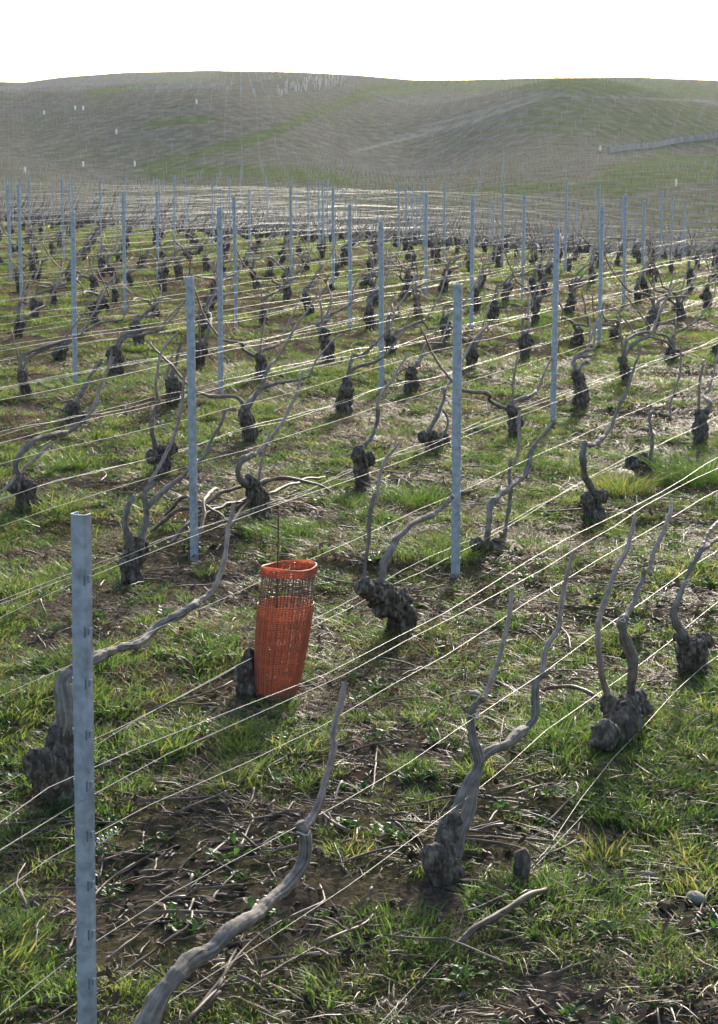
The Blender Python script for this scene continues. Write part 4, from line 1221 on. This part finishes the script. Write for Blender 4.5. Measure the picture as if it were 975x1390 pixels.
# pale stakes on the plot under the skyline
n = 90
qx = rng.uniform(375, 470, n); qy = 124 - (qx - 375) / 95 * 16 + rng.uniform(-9, 9, n)
P = [on_ground(a, b_) for a, b_ in zip(qx, np.maximum(qy, 101))]; P = np.array([p for p in P if p[1] > 150])
wp = MB(); box(wp, (0, 0, .6), (.07, .07, 1.3)); WP = wp.mesh('pale_stake', M_WHITE, False)
scatter('pale_stakes', 'pale stakes of a young plot under the skyline', 'stakes', [WP], P, np.zeros_like(P), np.ones_like(P), np.zeros(len(P)))
for k, (px_, py_) in enumerate([(267, 142), (158, 182), (113, 227), (34, 235), (60, 156), (102, 150), (113, 150), (815, 205), (918, 254), (183, 226)]):
    p = on_ground(px_, py_); b = MB(); s_ = p[1] / 400
    tube(b, [(0, 0, 0), (.01, 0, .35), (0, .02, .75)], [.2 * s_, .24 * s_, .18 * s_], 8, 6, .15, 3, k)
    tag(link('white_tube', b.mesh('white_tube', M_WHITE), None, tuple(p)), 'tiny white plant tube on the far hillside, ' + ['upper middle left', 'left of the small green strip', 'at the foot of the left slope', 'lowest by the left edge', 'first of the upper left trio', 'middle of the upper left trio', 'last of the upper left trio', 'at the left end of the wall', 'on the lower right slope', 'above the far left posts'][k], 'plant tube')

# retaining wall
cor = [on_ground(a, b_) for a, b_ in [(826, 208), (870, 202), (915, 195), (960, 189), (1030, 179)]]
root = link('retaining_wall', None, None, tuple(cor[0])); tag(root, 'long grey concrete retaining wall on the right hillside', 'wall')
Wp = spline([c - cor[0] for c in cor], 30)
for k in range(29):
    a, b_ = Wp[k], Wp[k + 1]; c = (a + b_) / 2; ln = np.linalg.norm((b_ - a)[:2])
    z_ = float(G(np.array([c[0] + cor[0][0]]), np.array([c[1] + cor[0][1]]))[0]) - cor[0][2]
    mb = MB(); box(mb, (c[0], c[1] + .012 * (k % 3), z_ + .0), (ln * .985, .22, 1.7 + .1 * math.sin(k * 2.1)), math.atan2(b_[1] - a[1], b_[0] - a[0]))
    link('concrete_panel', mb.mesh('concrete_panel', M_CONC, False), root)

# bare shrubs on the skyline
for k, (px_, sz, lab) in enumerate([(732, 4.2, 'larger hazy shrub standing on the skyline under the glare'), (606, 2.6, 'small bare shrub alone on the skyline right of centre')]):
    Y_ = 640.; X_ = (px_ - CX) / F * Y_; z_ = g1(X_, Y_)
    root = link('skyline_shrub', None, None, (X_, Y_, z_)); tag(root, lab, 'shrub')
    b = MB(); g = random.Random(k)
    tube(b, [(0, 0, -.5), (0, 0, sz * .5)], [.12, .07], 6, 4)
    tips = []
    for q in range(16):
        t = g.uniform(0, 6.28); e = np.array([math.cos(t) * sz * g.uniform(.2, .55), math.sin(t) * sz * .4, sz * g.uniform(.45, 1)])
        tube(b, [(0, 0, sz * .15), e * .5 + [0, 0, .2], e], [.06, .04, .02], 4, 5); tips.append(e)
    link('trunk', b.mesh('trunk', M_TRUNK), root)
    V, Fc, val = [], [], []
    for e in tips:
        for q in range(40):
            c = e * g.uniform(.6, 1.05) + np.array([g.gauss(0, .3), g.gauss(0, .3), g.gauss(0, .25)]); i = len(V); s_ = .09
            for w in range(3): V.append(tuple(c + np.array([g.uniform(-s_, s_), g.uniform(-s_, s_), g.uniform(-s_, s_)]))); val.append(g.random())
            Fc.append((i, i + 1, i + 2))
    link('crown', tri_mesh('crown', V, Fc, M_GRASS, val), root)

# ------------------------------------------------------------------ haze
HZ_DENS, HZ_ANI = .00006, .55
b = MB(); box(b, (0, 400, 25), (1300, 1060, 80)); hz = b.mesh('haze', M_SOIL, False); hz.materials.clear()
m, t, out = mat('haze_air')
pv = nd(t, 'ShaderNodeVolumePrincipled'); pv.inputs['Color'].default_value = (.86, .9, .97, 1); pv.inputs['Density'].default_value = HZ_DENS; pv.inputs['Anisotropy'].default_value = HZ_ANI
t.links.new(pv.outputs[0], out.inputs['Volume'])
hz.materials.append(m)
o = link('haze', hz); o['kind'] = 'stuff'; o['label'] = 'thin bright haze hanging over the vineyard'; o['category'] = 'haze'
